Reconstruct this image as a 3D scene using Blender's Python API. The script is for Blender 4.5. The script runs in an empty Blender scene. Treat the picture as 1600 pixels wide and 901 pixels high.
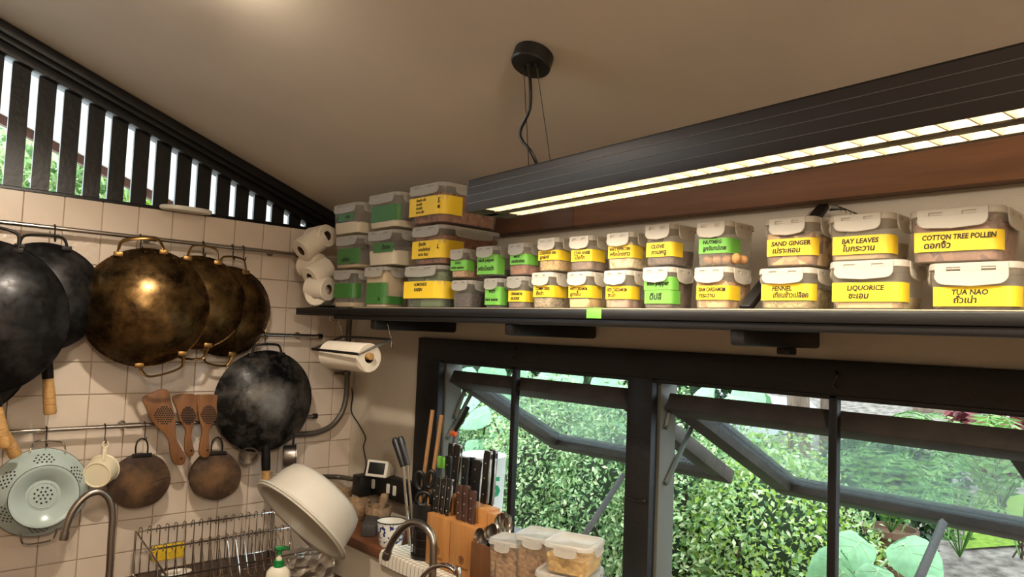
import bpy, bmesh, math, random
from mathutils import Vector, Matrix, Euler
random.seed(7)
sc = bpy.context.scene
COL = sc.collection
PI = math.pi
V = Vector
# ------------------------------------------------------------------ camera
F_PX, YAW, PIT, ROL = 1148.3, .81924, .06044, .04057
CAM = V((3.04, -1.845, 1.75))
_cy, _sy, _cp, _sp = math.cos(YAW), math.sin(YAW), math.cos(PIT), math.sin(PIT)
FWD = V((-_sy*_cp, _cy*_cp, _sp)); _rt = V((_cy, _sy, 0)); _up = _rt.cross(FWD)
RGT = _rt*math.cos(ROL) + _up*math.sin(ROL)
UPV = -_rt*math.sin(ROL) + _up*math.cos(ROL)
cd = bpy.data.cameras.new('camera'); cam = bpy.data.objects.new('camera', cd); COL.objects.link(cam)
cd.sensor_width = 36; cd.lens = 36*F_PX/1600; cd.clip_start = .02
m3 = Matrix((RGT, UPV, -FWD)).transposed()
cam.matrix_world = Matrix.Translation(CAM) @ m3.to_4x4()
sc.camera = cam
# ------------------------------------------------------------------ world, exposure
w = bpy.data.worlds.new('overcast_sky'); sc.world = w; w.use_nodes = True
bg = w.node_tree.nodes['Background']
bg.inputs[0].default_value = (.80, .93, 1.0, 1); bg.inputs[1].default_value = 5.4
sc.view_settings.view_transform = 'Standard'; sc.view_settings.look = 'None'
sc.view_settings.exposure = 0.0; sc.view_settings.gamma = 1.0
sc.view_settings.use_curve_mapping = False
WARM = (1.0, .88, .72)
P_PENDANT, P_SPOT, P_FILL = 6.5, 80.0, 150.0

# ------------------------------------------------------------------ helpers
def ray(px, py): return FWD + RGT*((px-800)/F_PX) - UPV*((py-450.5)/F_PX)
def at(px, py, ax, val):                       # photo point on the plane axis = val (0 x, 1 y, 2 z)
    d = ray(px, py); t = (val-CAM[ax])/d[ax]
    return CAM + d*t
CEIL0, CSL = 2.213, .37
def ceil_z(y): return CEIL0 - CSL*y
def lin(c):
    r = []
    for v in c:
        v /= 255.0
        r.append(v/12.92 if v <= .04045 else ((v+.055)/1.055)**2.4)
    return (*r, 1)
MATS = {}
def mat(name, col, rough=.5, metal=0, var=0, scale=25, bump=0, bscale=None, rnd=0, spec=.5, coat=0, stretch=None, col2=None, trans=0, emit=0, alpha=1, detail=4):
    if name in MATS: return MATS[name]
    m = bpy.data.materials.new(name); m.use_nodes = True; MATS[name] = m
    nt = m.node_tree; N = nt.nodes; L = nt.links
    b = N['Principled BSDF']
    c1 = lin(col)
    b.inputs['Base Color'].default_value = c1
    b.inputs['Roughness'].default_value = rough
    b.inputs['Metallic'].default_value = metal
    b.inputs['Specular IOR Level'].default_value = spec
    b.inputs['Coat Weight'].default_value = coat
    b.inputs['Transmission Weight'].default_value = trans
    b.inputs['Alpha'].default_value = alpha
    if emit:
        b.inputs['Emission Color'].default_value = c1; b.inputs['Emission Strength'].default_value = emit
    if var or bump or rnd or col2:
        tc = N.new('ShaderNodeTexCoord'); mp = N.new('ShaderNodeMapping')
        if stretch: mp.inputs['Scale'].default_value = stretch
        L.new(tc.outputs['Object'], mp.inputs[0])
        out = None
        if var or col2:
            n = N.new('ShaderNodeTexNoise'); n.inputs['Scale'].default_value = scale; n.inputs['Detail'].default_value = detail
            L.new(mp.outputs[0], n.inputs[0])
            cr = N.new('ShaderNodeValToRGB')
            a, z = cr.color_ramp.elements
            a.position = .3; z.position = .7
            if col2:
                a.color = c1; z.color = lin(col2)
            else:
                a.color = tuple(min(1, v*(1-var)) for v in c1[:3])+(1,); z.color = tuple(min(1, v*(1+var)) for v in c1[:3])+(1,)
            L.new(n.outputs[0], cr.inputs[0]); out = cr.outputs[0]
        if rnd:
            oi = N.new('ShaderNodeObjectInfo'); hs = N.new('ShaderNodeHueSaturation')
            mr = N.new('ShaderNodeMapRange'); mr.inputs[3].default_value = 1-rnd; mr.inputs[4].default_value = 1+rnd
            L.new(oi.outputs['Random'], mr.inputs[0]); L.new(mr.outputs[0], hs.inputs['Value'])
            if out: L.new(out, hs.inputs['Color'])
            else: hs.inputs['Color'].default_value = c1
            out = hs.outputs[0]
        if out: L.new(out, b.inputs['Base Color'])
        if bump:
            n2 = N.new('ShaderNodeTexNoise'); n2.inputs['Scale'].default_value = bscale or scale*2; n2.inputs['Detail'].default_value = 5
            L.new(mp.outputs[0], n2.inputs[0])
            bp = N.new('ShaderNodeBump'); bp.inputs['Strength'].default_value = bump; bp.inputs['Distance'].default_value = .01
            L.new(n2.outputs[0], bp.inputs['Height']); L.new(bp.outputs[0], b.inputs['Normal'])
    return m
def plastic(name, col, opac, rough=.25):          # thin translucent plastic: see-through mixed with a milky surface
    if name in MATS: return MATS[name]
    m = bpy.data.materials.new(name); m.use_nodes = True; MATS[name] = m
    nt = m.node_tree; N = nt.nodes; L = nt.links
    b = N['Principled BSDF']; b.inputs['Base Color'].default_value = lin(col); b.inputs['Roughness'].default_value = rough
    t = N.new('ShaderNodeBsdfTransparent'); t.inputs[0].default_value = (.93, .93, .92, 1)
    tl = N.new('ShaderNodeBsdfTranslucent'); tl.inputs[0].default_value = lin(col)
    mx0 = N.new('ShaderNodeMixShader'); mx0.inputs[0].default_value = .35
    L.new(b.outputs[0], mx0.inputs[1]); L.new(tl.outputs[0], mx0.inputs[2])
    mx = N.new('ShaderNodeMixShader'); mx.inputs[0].default_value = opac
    L.new(t.outputs[0], mx.inputs[1]); L.new(mx0.outputs[0], mx.inputs[2])
    L.new(mx.outputs[0], N['Material Output'].inputs[0])
    return m
def grains(name, cols, cell=90, rough=.6, bump=.8, mix=.5):   # heap of seeds or chips: one colour per cell, cells proud
    if name in MATS: return MATS[name]
    m = bpy.data.materials.new(name); m.use_nodes = True; MATS[name] = m
    nt = m.node_tree; N = nt.nodes; L = nt.links; b = N['Principled BSDF']; b.inputs['Roughness'].default_value = rough
    tc = N.new('ShaderNodeTexCoord'); vo = N.new('ShaderNodeTexVoronoi'); vo.inputs['Scale'].default_value = cell
    L.new(tc.outputs['Object'], vo.inputs['Vector'])
    cr = N.new('ShaderNodeValToRGB'); sp = N.new('ShaderNodeSeparateColor'); L.new(vo.outputs['Color'], sp.inputs[0]); L.new(sp.outputs[0], cr.inputs[0])
    cr.color_ramp.elements[0].color = lin(cols[0]); cr.color_ramp.elements[1].color = lin(cols[-1])
    for i, c in enumerate(cols[1:-1]):
        e = cr.color_ramp.elements.new((i+1)/(len(cols)-1)); e.color = lin(c)
    L.new(cr.outputs[0], b.inputs['Base Color'])
    bp = N.new('ShaderNodeBump'); bp.invert = True; bp.inputs['Strength'].default_value = bump; bp.inputs['Distance'].default_value = .004
    L.new(vo.outputs['Distance'], bp.inputs['Height']); L.new(bp.outputs[0], b.inputs['Normal'])
    return m
def leafmat(name, cols, tr=.35, rough=.45):
    if name in MATS: return MATS[name]
    m = bpy.data.materials.new(name); m.use_nodes = True; MATS[name] = m
    nt = m.node_tree; N = nt.nodes; L = nt.links; b = N['Principled BSDF']; b.inputs['Roughness'].default_value = rough
    ge = N.new('ShaderNodeNewGeometry'); cr = N.new('ShaderNodeValToRGB'); L.new(ge.outputs['Random Per Island'], cr.inputs[0])
    cr.color_ramp.elements[0].color = lin(cols[0]); cr.color_ramp.elements[1].color = lin(cols[-1])
    for i, c in enumerate(cols[1:-1]):
        e = cr.color_ramp.elements.new((i+1)/(len(cols)-1)); e.color = lin(c)
    L.new(cr.outputs[0], b.inputs['Base Color'])
    tl = N.new('ShaderNodeBsdfTranslucent'); L.new(cr.outputs[0], tl.inputs[0])
    mx = N.new('ShaderNodeMixShader'); mx.inputs[0].default_value = tr
    L.new(b.outputs[0], mx.inputs[1]); L.new(tl.outputs[0], mx.inputs[2]); L.new(mx.outputs[0], N['Material Output'].inputs[0])
    return m

def NB(): return bmesh.new()
def box(bm, lo, hi, bev=0, M=None, seg=2):
    lo = V(lo); hi = V(hi)
    r = bmesh.ops.create_cube(bm, size=1)
    vs = r['verts']
    for v in vs: v.co = V((lo[i] + (v.co[i]+.5)*(hi[i]-lo[i]) for i in range(3)))
    if bev:
        es = list({e for v in vs for e in v.link_edges})
        rb = bmesh.ops.bevel(bm, geom=es, offset=bev, segments=seg, affect='EDGES', profile=.5)
        vs = list({v for f in rb['faces'] for v in f.verts} | {v for v in vs if v.is_valid})
    if M is not None: bmesh.ops.transform(bm, matrix=M, verts=vs)
    return bm
def frames(pts, closed=False):
    n = len(pts); T = []
    for i in range(n):
        if closed: a, b = pts[(i-1) % n], pts[(i+1) % n]
        else: a, b = pts[max(i-1, 0)], pts[min(i+1, n-1)]
        d = (b-a)
        T.append(d.normalized() if d.length > 1e-9 else V((0, 0, 1)))
    u = T[0].orthogonal().normalized(); out = []
    for i in range(n):
        u = (u - T[i]*u.dot(T[i]))
        u = u.normalized() if u.length > 1e-6 else T[i].orthogonal().normalized()
        out.append((u.copy(), T[i].cross(u)))
    return out
def tube(bm, pts, r, seg=10, closed=False, flat=1.0):
    pts = [V(p) for p in pts]; n = len(pts); fr = frames(pts, closed); rings = []
    for i, p in enumerate(pts):
        rr = r[i] if isinstance(r, (list, tuple)) else r
        u, v = fr[i]
        rings.append([bm.verts.new(p + u*(math.cos(2*PI*k/seg)*rr) + v*(math.sin(2*PI*k/seg)*rr*flat)) for k in range(seg)])
    for i in range(n if closed else n-1):
        A, B = rings[i], rings[(i+1) % n]
        for k in range(seg): bm.faces.new((A[k], A[(k+1) % seg], B[(k+1) % seg], B[k]))
    if not closed:
        bm.faces.new(rings[0][::-1]); bm.faces.new(rings[-1])
    return bm
def catmull(pts, n=8, closed=False):
    P = [V(p) for p in pts]; out = []; N = len(P)
    for i in range(N if closed else N-1):
        if closed: a, b, c, d = P[(i-1) % N], P[i], P[(i+1) % N], P[(i+2) % N]
        else: a, b, c, d = P[max(i-1, 0)], P[i], P[i+1], P[min(i+2, N-1)]
        for k in range(n):
            t = k/n
            out.append(.5*((2*b) + (c-a)*t + (2*a-5*b+4*c-d)*t*t + (3*b-a-3*c+d)*t**3))
    if not closed: out.append(P[-1])
    return out
def lathe(bm, prof, seg=32, M=None, wob=None):
    rings = []
    for (r, z) in prof:
        if r < 1e-6: rings.append([bm.verts.new((0, 0, z))])
        else:
            rings.append([bm.verts.new(((r*(1+(wob(2*PI*k/seg) if wob else 0)))*math.cos(2*PI*k/seg), (r*(1+(wob(2*PI*k/seg) if wob else 0)))*math.sin(2*PI*k/seg), z)) for k in range(seg)])
    for A, B in zip(rings, rings[1:]):
        if len(A) == 1 and len(B) == 1: continue
        for k in range(seg):
            if len(A) == 1: bm.faces.new((A[0], B[(k+1) % seg], B[k]))
            elif len(B) == 1: bm.faces.new((A[k], A[(k+1) % seg], B[0]))
            else: bm.faces.new((A[k], A[(k+1) % seg], B[(k+1) % seg], B[k]))
    if M is not None: bmesh.ops.transform(bm, matrix=M, verts=[v for R in rings for v in R])
    return bm
def prism(bm, poly, z0, z1, M=None, bev=0):
    b2 = bmesh.new()
    A = [b2.verts.new((p[0], p[1], z0)) for p in poly]; B = [b2.verts.new((p[0], p[1], z1)) for p in poly]
    n = len(poly)
    b2.faces.new(A[::-1]); top = b2.faces.new(B)
    for k in range(n): b2.faces.new((A[k], A[(k+1) % n], B[(k+1) % n], B[k]))
    bmesh.ops.recalc_face_normals(b2, faces=b2.faces)
    if bev: bmesh.ops.bevel(b2, geom=[e for e in b2.edges if len(e.link_faces) == 2 and any(len(f.verts) == n for f in e.link_faces)], offset=bev, segments=2, affect='EDGES', profile=.5)
    if M is not None: bmesh.ops.transform(b2, matrix=M, verts=b2.verts)
    merge(bm, b2); return bm
def merge(bm, b2):
    me = bpy.data.meshes.new('tmp'); b2.to_mesh(me); b2.free(); bm.from_mesh(me); bpy.data.meshes.remove(me)
def ball(bm, c, r, sub=2, sc_=(1, 1, 1)):
    M = Matrix.Translation(V(c)) @ Matrix.Diagonal((r*sc_[0], r*sc_[1], r*sc_[2], 1))
    bmesh.ops.create_icosphere(bm, subdivisions=sub, radius=1, matrix=M); return bm
def rrect(w, d, r, n=4):
    out = []
    for cx, cy, a0 in ((w/2-r, d/2-r, 0), (-w/2+r, d/2-r, PI/2), (-w/2+r, -d/2+r, PI), (w/2-r, -d/2+r, 1.5*PI)):
        for k in range(n+1):
            a = a0 + PI/2*k/n; out.append((cx+r*math.cos(a), cy+r*math.sin(a)))
    return out
def loft(bm, rings, cap0=True, cap1=True):
    R = [[bm.verts.new(p) for p in ring] for ring in rings]; n = len(R[0])
    for A, B in zip(R, R[1:]):
        for k in range(n): bm.faces.new((A[k], A[(k+1) % n], B[(k+1) % n], B[k]))
    if cap0: bm.faces.new(R[0][::-1])
    if cap1: bm.faces.new(R[-1])
    return bm
WM = {}
def mesh_of(bm, name, m, angle=35, recalc=True):
    if recalc: bmesh.ops.recalc_face_normals(bm, faces=bm.faces)
    me = bpy.data.meshes.new(name); bm.to_mesh(me); bm.free()
    me.polygons.foreach_set('use_smooth', [True]*len(me.polygons))
    try: me.set_sharp_from_angle(angle=math.radians(angle))
    except Exception: pass
    me.materials.append(MATS[m] if isinstance(m, str) else m)
    return me
def obj(name, bm, m, parent=None, world=False, angle=35, label=None, kind=None, recalc=True):
    if world and parent is not None: bm.transform(WM[parent.name].inverted())
    o = bpy.data.objects.new(name, bm if isinstance(bm, bpy.types.Mesh) else mesh_of(bm, name, m, angle, recalc)); COL.objects.link(o)
    if parent is not None: o.parent = parent; WM[o.name] = WM[parent.name]
    else: WM[o.name] = Matrix.Identity(4)
    if label: o['label'] = label
    if kind: o['kind'] = kind
    return o
def put(name, me, parent=None, M=None):
    o = bpy.data.objects.new(name, me); COL.objects.link(o)
    if parent is not None: o.parent = parent
    if M is not None: o.matrix_local = M
    WM[o.name] = (WM[parent.name] if parent is not None else Matrix.Identity(4)) @ (M or Matrix.Identity(4))
    return o
def tag(o, label, cat, group=None, kind=None):
    o['label'] = label; o['category'] = cat
    if group: o['group'] = group
    if kind: o['kind'] = kind
    return o
def thing(name, label, cat, M=None, group=None):
    o = bpy.data.objects.new(name, None); COL.objects.link(o); o.empty_display_size = .05
    if M is None: M = Matrix.Identity(4)
    if not isinstance(M, Matrix): M = Matrix.Translation(V(M))
    o.matrix_world = M; WM[o.name] = M.copy()
    return tag(o, label, cat, group)
def struct(name, bm, m, parent=None, **k):
    o = obj(name, bm, m, parent, **k)
    if parent is None: o['kind'] = 'structure'
    return o
def recentre(o):                                  # a one-mesh thing built in room coordinates gets its origin at its base
    me = o.data; xs = [v.co.copy() for v in me.vertices]
    lo = V((min(p[i] for p in xs) for i in range(3))); hi = V((max(p[i] for p in xs) for i in range(3)))
    c = V(((lo.x+hi.x)/2, (lo.y+hi.y)/2, lo.z)); me.transform(Matrix.Translation(-c)); o.location = c; return o
def basis(x, y, z, loc): 
    M = Matrix((V(x).normalized(), V(y).normalized(), V(z).normalized())).transposed().to_4x4(); M.translation = V(loc); return M
def wallM(loc, roll=0, yaw=0, pitch=0):           # local x along the tiled wall (towards the corner), y up, z out into the room
    return basis((0, 1, 0), (0, 0, 1), (1, 0, 0), loc) @ Matrix.Rotation(yaw, 4, 'Y') @ Matrix.Rotation(pitch, 4, 'X') @ Matrix.Rotation(roll, 4, 'Z')
def rodM(a, b):                                   # local z from a to b
    a = V(a); b = V(b); z = (b-a).normalized(); x = z.orthogonal().normalized(); return basis(x, z.cross(x), z, a)
TXT = {}
def text_mesh(s, size, m, weight=.0, shear=.12, sx=1.0):
    for off in ((.03, .022, .026, .016, .01, 0) if weight else (0,)):
        c = bpy.data.curves.new('txt', 'FONT'); c.body = s; c.size = 1; c.align_x = 'LEFT'; c.align_y = 'CENTER'
        c.extrude = .015; c.offset = off; c.resolution_u = 2
        o = bpy.data.objects.new('txt', c); COL.objects.link(o)
        dg = bpy.context.evaluated_depsgraph_get(); me = bpy.data.meshes.new_from_object(o.evaluated_get(dg))
        bpy.data.objects.remove(o); bpy.data.curves.remove(c)
        if not me.vertices or max(abs(v.co.y) for v in me.vertices) < 1.6: break
    me.materials.clear(); me.materials.append(MATS[m])
    if shear: me.transform(Matrix(((1, shear, 0, 0), (0, 1, 0, 0), (0, 0, 1, 0), (0, 0, 0, 1))))
    me.transform(Matrix.Diagonal((size*sx, size, min(size, .012), 1)))
    return me
# ------------------------------------------------------------------ materials of the setting
mat('plaster', (208, 197, 180), .85, var=.05, scale=6, bump=.15, bscale=60)
mat('ceiling_plaster', (205, 192, 174), .9, var=.04, scale=3, bump=.06, bscale=40)
mat('tile', (206, 190, 174), .22, rnd=.035, var=.03, scale=9, spec=.5, bump=.02, bscale=30)
mat('tile_embossed', (206, 190, 174), .16, bump=.55, bscale=38, rnd=.03)
mat('grout', (186, 164, 142), .95, var=.1, scale=30)
mat('black_wood', (10, 9, 9), .40, var=.35, scale=14, bump=.1, bscale=50, stretch=(1, 1, 1))
mat('frame_wood', (10, 8, 7), .5, var=.3, scale=12, bump=.15, bscale=60)
mat('sash_wood', (58, 50, 44), .6, var=.3, scale=12, bump=.2, bscale=60)
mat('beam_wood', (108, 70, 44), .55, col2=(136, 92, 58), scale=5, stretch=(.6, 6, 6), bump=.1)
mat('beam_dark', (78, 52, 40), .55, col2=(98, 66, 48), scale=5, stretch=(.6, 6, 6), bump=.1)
mat('soffit', (240, 242, 245), .8)
mat('bounce_pale', (196, 192, 184), .9, var=.1, scale=3)  # pale so that the unseen side ground bounces light onto the soffit
mat('jamb_daylit', (92, 92, 84), .6)  # lighter grey puts the daylight on the jamb's inner sides into the colour
mat('brown_paint', (92, 60, 46), .6)
mat('ledge_wood', (112, 66, 38), .5, var=.25, scale=9, stretch=(1, 5, 1))
mat('counter_dark', (62, 40, 28), .45, var=.3, scale=8)
mat('floor_stone', (130, 110, 92), .6, var=.15, scale=4)
mat('steel', (190, 184, 176), .22, 1)
mat('steel_brushed', (150, 142, 134), .34, 1)
mat('chrome', (215, 210, 205), .1, 1)
mat('dark_steel', (70, 64, 60), .35, .9)
mat('black_plastic', (18, 17, 17), .4)
mat('white_plastic', (226, 220, 208), .4)
mat('glass_pane', (240, 250, 245), .03, trans=0)
ROOM_X, ROOM_Y = 5.2, -5.2
RIDGE = -2.6
# ---------------- left (tiled) wall
TH, TV = .1253, .1192
TILE_TOP = 2.177
bm = NB(); box(bm, (-.14, ROOM_Y, 0), (-.0065, .14, TILE_TOP-.004)); wl = struct('wall_left', bm, 'grout')
bt = NB(); box(bt, (-.0065, -TH/2+.0016, -TV/2+.0016), (0, TH/2-.0016, TV/2-.0016), .0012, seg=1); tile_me = mesh_of(bt, 'tile', 'tile')
te_me = tile_me.copy(); te_me.materials[0] = MATS['tile_embossed']
bt = NB(); box(bt, (-.0065, -.053+.0016, -TV/2+.0016), (0, .053-.0016, TV/2-.0016), .0012, seg=1); half_me = mesh_of(bt, 'tile', 'tile')
y0 = -.1063
emb = {(5, 3), (4, 3), (6, 3), (5, 4), (10, 0), (11, 0), (8, 0)}
for c in range(17):
    for r in range(13):
        z = TILE_TOP - TV*(r+.5)
        t = put('tile', te_me if (c, r-1) in emb else tile_me, wl, Matrix.Translation((0, y0 - TH*(c+.5), z)))
for r in range(13): put('tile', half_me, wl, Matrix.Translation((0, -.0532, TILE_TOP - TV*(r+.5))))
bm = NB(); box(bm, (-.14, -.16, TILE_TOP-.004), (-.0, .14, 2.4)); struct('wall_gable_corner', bm, 'plaster')
# ---------------- gable lattice above the tiles
LX0, LX1 = -.075, -.03
rk = NB()
def rake_poly(o0, o1): # band between two offsets below the ceiling line
    ya, yb = -3.0, .02
    return [(ya, ceil_z(ya)-o0), (yb, ceil_z(yb)-o0), (yb, ceil_z(yb)-o1), (ya, ceil_z(ya)-o1)]
MYZ = basis((0, 1, 0), (0, 0, 1), (1, 0, 0), (0, 0, 0))
lat = bpy.data.objects.new('window_1', None); COL.objects.link(lat); lat['kind'] = 'structure'; lat.location = (-.05, -1.2, TILE_TOP); WM['window_1'] = Matrix.Translation((-.05, -1.2, TILE_TOP))
b = NB(); prism(b, rake_poly(.002, .045), -.09, .022, MYZ, bev=.006); obj('rake_moulding', b, 'black_wood', lat, True)
b = NB(); prism(b, rake_poly(.041, .066), -.09, .008, MYZ, bev=.004); obj('rake_moulding', b, 'black_wood', lat, True)
b = NB(); prism(b, rake_poly(.06, .10), -.09, -.012, MYZ, bev=.003); obj('rake_board', b, 'black_wood', lat, True)
b = NB(); box(b, (-.085, -3.0, TILE_TOP-.005), (-.012, -.1, TILE_TOP+.014), .003); obj('bottom_rail', b, 'black_wood', lat, True)
PER = .0823
for k in range(-14, 14):
    yc = -.9344 + PER*(k+.5)
    zt = ceil_z(yc) - .08
    if zt < TILE_TOP + .02: continue
    b = NB(); hw = .0285
    prism(b, [(yc-hw, TILE_TOP), (yc+hw, TILE_TOP), (yc+hw, ceil_z(yc+hw)-.07), (yc-hw, ceil_z(yc-hw)-.07)], -.065, -.05, MYZ)
    obj('slat', b, 'black_wood', lat, True)
# ---------------- eave beyond the gable
b = NB()
prism(b, [(-3.2, ceil_z(-3.2)), (.6, ceil_z(.6)), (.6, ceil_z(.6)+.05), (-3.2, ceil_z(-3.2)+.05)], -1.3, -.09, MYZ); struct('eave_soffit', b, 'soffit')
b = NB(); prism(b, [(-3.2, ceil_z(-3.2)-.045), (.6, ceil_z(.6)-.045), (.6, ceil_z(.6)+.12), (-3.2, ceil_z(-3.2)+.12)], -1.2, -1.16, MYZ); struct('trim_1', b, 'brown_paint')
# ---------------- back wall with the window opening
WX0, WX1, WZT, WZB = .529, 2.80, 1.716, .90
bw = bpy.data.objects.new('wall_back', None); COL.objects.link(bw); bw['kind'] = 'structure'; WM['wall_back'] = Matrix.Identity(4)
b = NB(); box(b, (-.14, 0, 0), (WX0, .13, 2.3)); obj('plaster_left', b, 'plaster', bw)
b = NB(); box(b, (WX0, 0, WZT), (WX1, .13, 2.3)); obj('plaster_above', b, 'plaster', bw)
b = NB(); box(b, (WX0, 0, 0), (WX1, .13, WZB)); obj('plaster_below', b, 'plaster', bw)
b = NB(); box(b, (WX1, 0, 0), (ROOM_X, .13, 2.3)); obj('plaster_right', b, 'plaster', bw)
# ---------------- rest of the room shell
b = NB(); box(b, (ROOM_X, ROOM_Y, 0), (ROOM_X+.12, .13, 3.3)); struct('wall_right', b, 'plaster')
b = NB(); box(b, (-.14, ROOM_Y-.12, 0), (ROOM_X+.12, ROOM_Y, 2.4)); struct('wall_front', b, 'plaster')
b = NB(); box(b, (-.14, ROOM_Y-.12, -.08), (ROOM_X+.12, .13, 0)); struct('floor', b, 'floor_stone')
b = NB()
zr = ceil_z(RIDGE)
prism(b, [(.14, ceil_z(.14)), (RIDGE, zr), (ROOM_Y-.2, ceil_z(2*RIDGE-ROOM_Y+.2)), (ROOM_Y-.2, ceil_z(2*RIDGE-ROOM_Y+.2)+.06), (RIDGE, zr+.06), (.14, ceil_z(.14)+.06)], -.09, ROOM_X+.12, MYZ)
struct('ceiling', b, 'ceiling_plaster')
b = NB(); prism(b, [(-3.0, TILE_TOP-.004), (-3.0, ceil_z(-3)+.03) , (RIDGE, zr+.02), (ROOM_Y, ceil_z(2*RIDGE-ROOM_Y)+.03), (ROOM_Y, TILE_TOP-.004)][:1]+[(-3.0, ceil_z(2*RIDGE+3.0)), (ROOM_Y, ceil_z(2*RIDGE-ROOM_Y)), (ROOM_Y, TILE_TOP-.004)], -.13, -.01, MYZ); struct('wall_gable_rear', b, 'plaster')
# ---------------- brown wall plate along the top of the back wall
tb = bpy.data.objects.new('trim_2', None); COL.objects.link(tb); tb['kind'] = 'structure'; WM['trim_2'] = Matrix.Identity(4)
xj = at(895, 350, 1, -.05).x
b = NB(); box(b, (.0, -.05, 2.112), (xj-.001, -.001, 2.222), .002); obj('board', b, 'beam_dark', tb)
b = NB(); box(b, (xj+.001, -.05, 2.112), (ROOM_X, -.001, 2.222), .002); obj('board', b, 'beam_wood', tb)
# ---------------- window frame: outer boards, post between the lights, slim bars, sashes
win = bpy.data.objects.new('window_2', None); COL.objects.link(win); win['kind'] = 'structure'; win.location = (1.66, .03, WZB); WM['window_2'] = Matrix.Translation((1.66, .03, WZB))
FY0, FY1 = -.022, .10
LX = at(684, 620, 1, FY0).x          # left light, room-side edge
RX = at(1018, 640, 1, FY0).x
LR = at(979, 640, 1, FY0).x
ZO = 1.630
def fbox(name, lo, hi, m='frame_wood', bev=.004):
    b = NB(); box(b, lo, hi, bev); return obj(name, b, m, win, True)
fbox('head', (WX0, FY0, ZO), (WX1, FY1, WZT))
fbox('head_bead', (WX0+.03, FY0+.01, ZO-.012), (WX1-.02, FY1-.02, ZO+.004))
fbox('jamb', (WX0, FY0, WZB), (LX, FY1, ZO+.002))
fbox('jamb_bead', (LX-.004, FY0+.03, WZB), (LX+.012, FY1-.01, ZO), 'jamb_daylit')
fbox('post', (LR, FY0, WZB), (RX, FY1, ZO+.002))
fbox('post_bead', (RX-.004, FY0+.03, WZB), (RX+.012, FY1-.01, ZO), 'jamb_daylit')
fbox('jamb', (2.69, FY0, WZB), (WX1, FY1, ZO+.002))
fbox('sill', (WX0, FY0, WZB), (WX1, FY1+.05, WZB+.045))
for px in (806, 1305):
    x = at(px, 600, 1, 0).x
    fbox('bar', (x-.011, -.012, WZB+.04), (x+.011, .012, ZO), bev=.003)
# hook on the head board and latch on the post
for px, py in ((806, 552), (1307, 592)):
    c = at(px, py, 1, FY0)
    b = NB(); tube(b, catmull([c+V((0, -.004, .02)), c+V((.006, -.012, .01)), c+V((-.004, -.012, -.012)), c+V((.002, -.004, -.022))], 5), .003, 6); obj('hook', b, 'dark_steel', win, True)
c = at(995, 782, 1, FY0)
b = NB(); tube(b, [c+V((-.04, -.004, .004)), c+V((0, -.006, 0)), c+V((.035, -.006, .008))], .003, 6); ball(b, c+V((.03, -.006, .006)), .007, 1); obj('latch', b, 'dark_steel', win, True)
mat('glass', (255, 255, 255), .02)
gm = MATS['glass']; nt = gm.node_tree; N = nt.nodes; L = nt.links
tr = N.new('ShaderNodeBsdfTransparent'); tr.inputs[0].default_value = (.86, .90, .90, 1)
gl = N.new('ShaderNodeBsdfGlossy'); gl.inputs['Roughness'].default_value = .02
mx = N.new('ShaderNodeMixShader'); mx.inputs[0].default_value = .09
L.new(tr.outputs[0], mx.inputs[1]); L.new(gl.outputs[0], mx.inputs[2]); tdl = N.new('ShaderNodeBsdfTranslucent'); tdl.inputs[0].default_value = (.8, .85, .85, 1); mx2 = N.new('ShaderNodeMixShader'); mx2.inputs[0].default_value = .025
L.new(mx.outputs[0], mx2.inputs[1]); L.new(tdl.outputs[0], mx2.inputs[2]); L.new(mx2.outputs[0], N['Material Output'].inputs[0])
mat('stay_metal', (86, 90, 84), .5, .7)
def sash(x0, x1, zt, ang, ln, y0=.015):
    """frame in local (x, down the sash, thickness); ang = opening from vertical"""
    d = V((0, math.sin(ang), -math.cos(ang))); n = V((0, math.cos(ang), math.sin(ang)))
    M = basis((1, 0, 0), d, V((1, 0, 0)).cross(d), (x0, y0, zt))
    W = x1-x0; T = .025; S = .068
    s = bpy.data.objects.new('sash', None); COL.objects.link(s); s.parent = win
    s.matrix_local = WM['window_2'].inverted() @ M; WM[s.name] = M
    for nm, lo, hi in (('top_rail', (0, 0, -T), (W, S, T)), ('bottom_rail', (0, ln-S, -T), (W, ln, T)), ('stile', (0, S, -T), (S, ln-S, T)), ('stile', (W-S, S, -T), (W, ln-S, T))):
        b = NB(); box(b, lo, hi, .003); obj(nm, b, 'sash_wood', s)
    for lo, hi in (((S-.002, S-.002, T-.012), (W-S, S+.012, T+.003)), ((S, ln-S-.012, T-.012), (W-S, ln-S+.002, T+.003)), ((S-.002, S, T-.012), (S+.012, ln-S, T+.003))):
        b = NB(); box(b, lo, hi, .002); obj('bead', b, 'frame_wood', s)
    b = NB(); box(b, (S-.005, S-.005, -.002), (W-S+.005, ln-S+.005, .002)); obj('pane', b, 'glass', s)
    return s, M
sL, ML = sash(LX+.035, LR-.012, 1.570, math.radians(63), .70)
sR, MR = sash(RX+.03, 2.675, 1.568, math.radians(65), .80)
def stay(a, b_, c, d_):
    t = NB()
    for p, q in ((a, b_), (c, d_)):
        p, q = V(p), V(q); x = (q-p)
        M = rodM(p, q); box(t, (-.008, -.002, 0), (.008, .002, x.length), .0015, M)
        for e in (p, q): ball(t, e, .007, 1)
    obj('stay_arm', t, 'stay_metal', win, True)
for (x, p, s2) in ((LX+.022, [(727, 606), (711, 652), (700, 684), (744, 600)], 0), (RX+.02, [(1050, 632), (1041, 668), (1041, 755), (1080, 668)], 0)):
    q = [at(u, v, 0, x) for u, v in p]
    stay(q[0], q[1], q[2], q[3])
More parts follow.
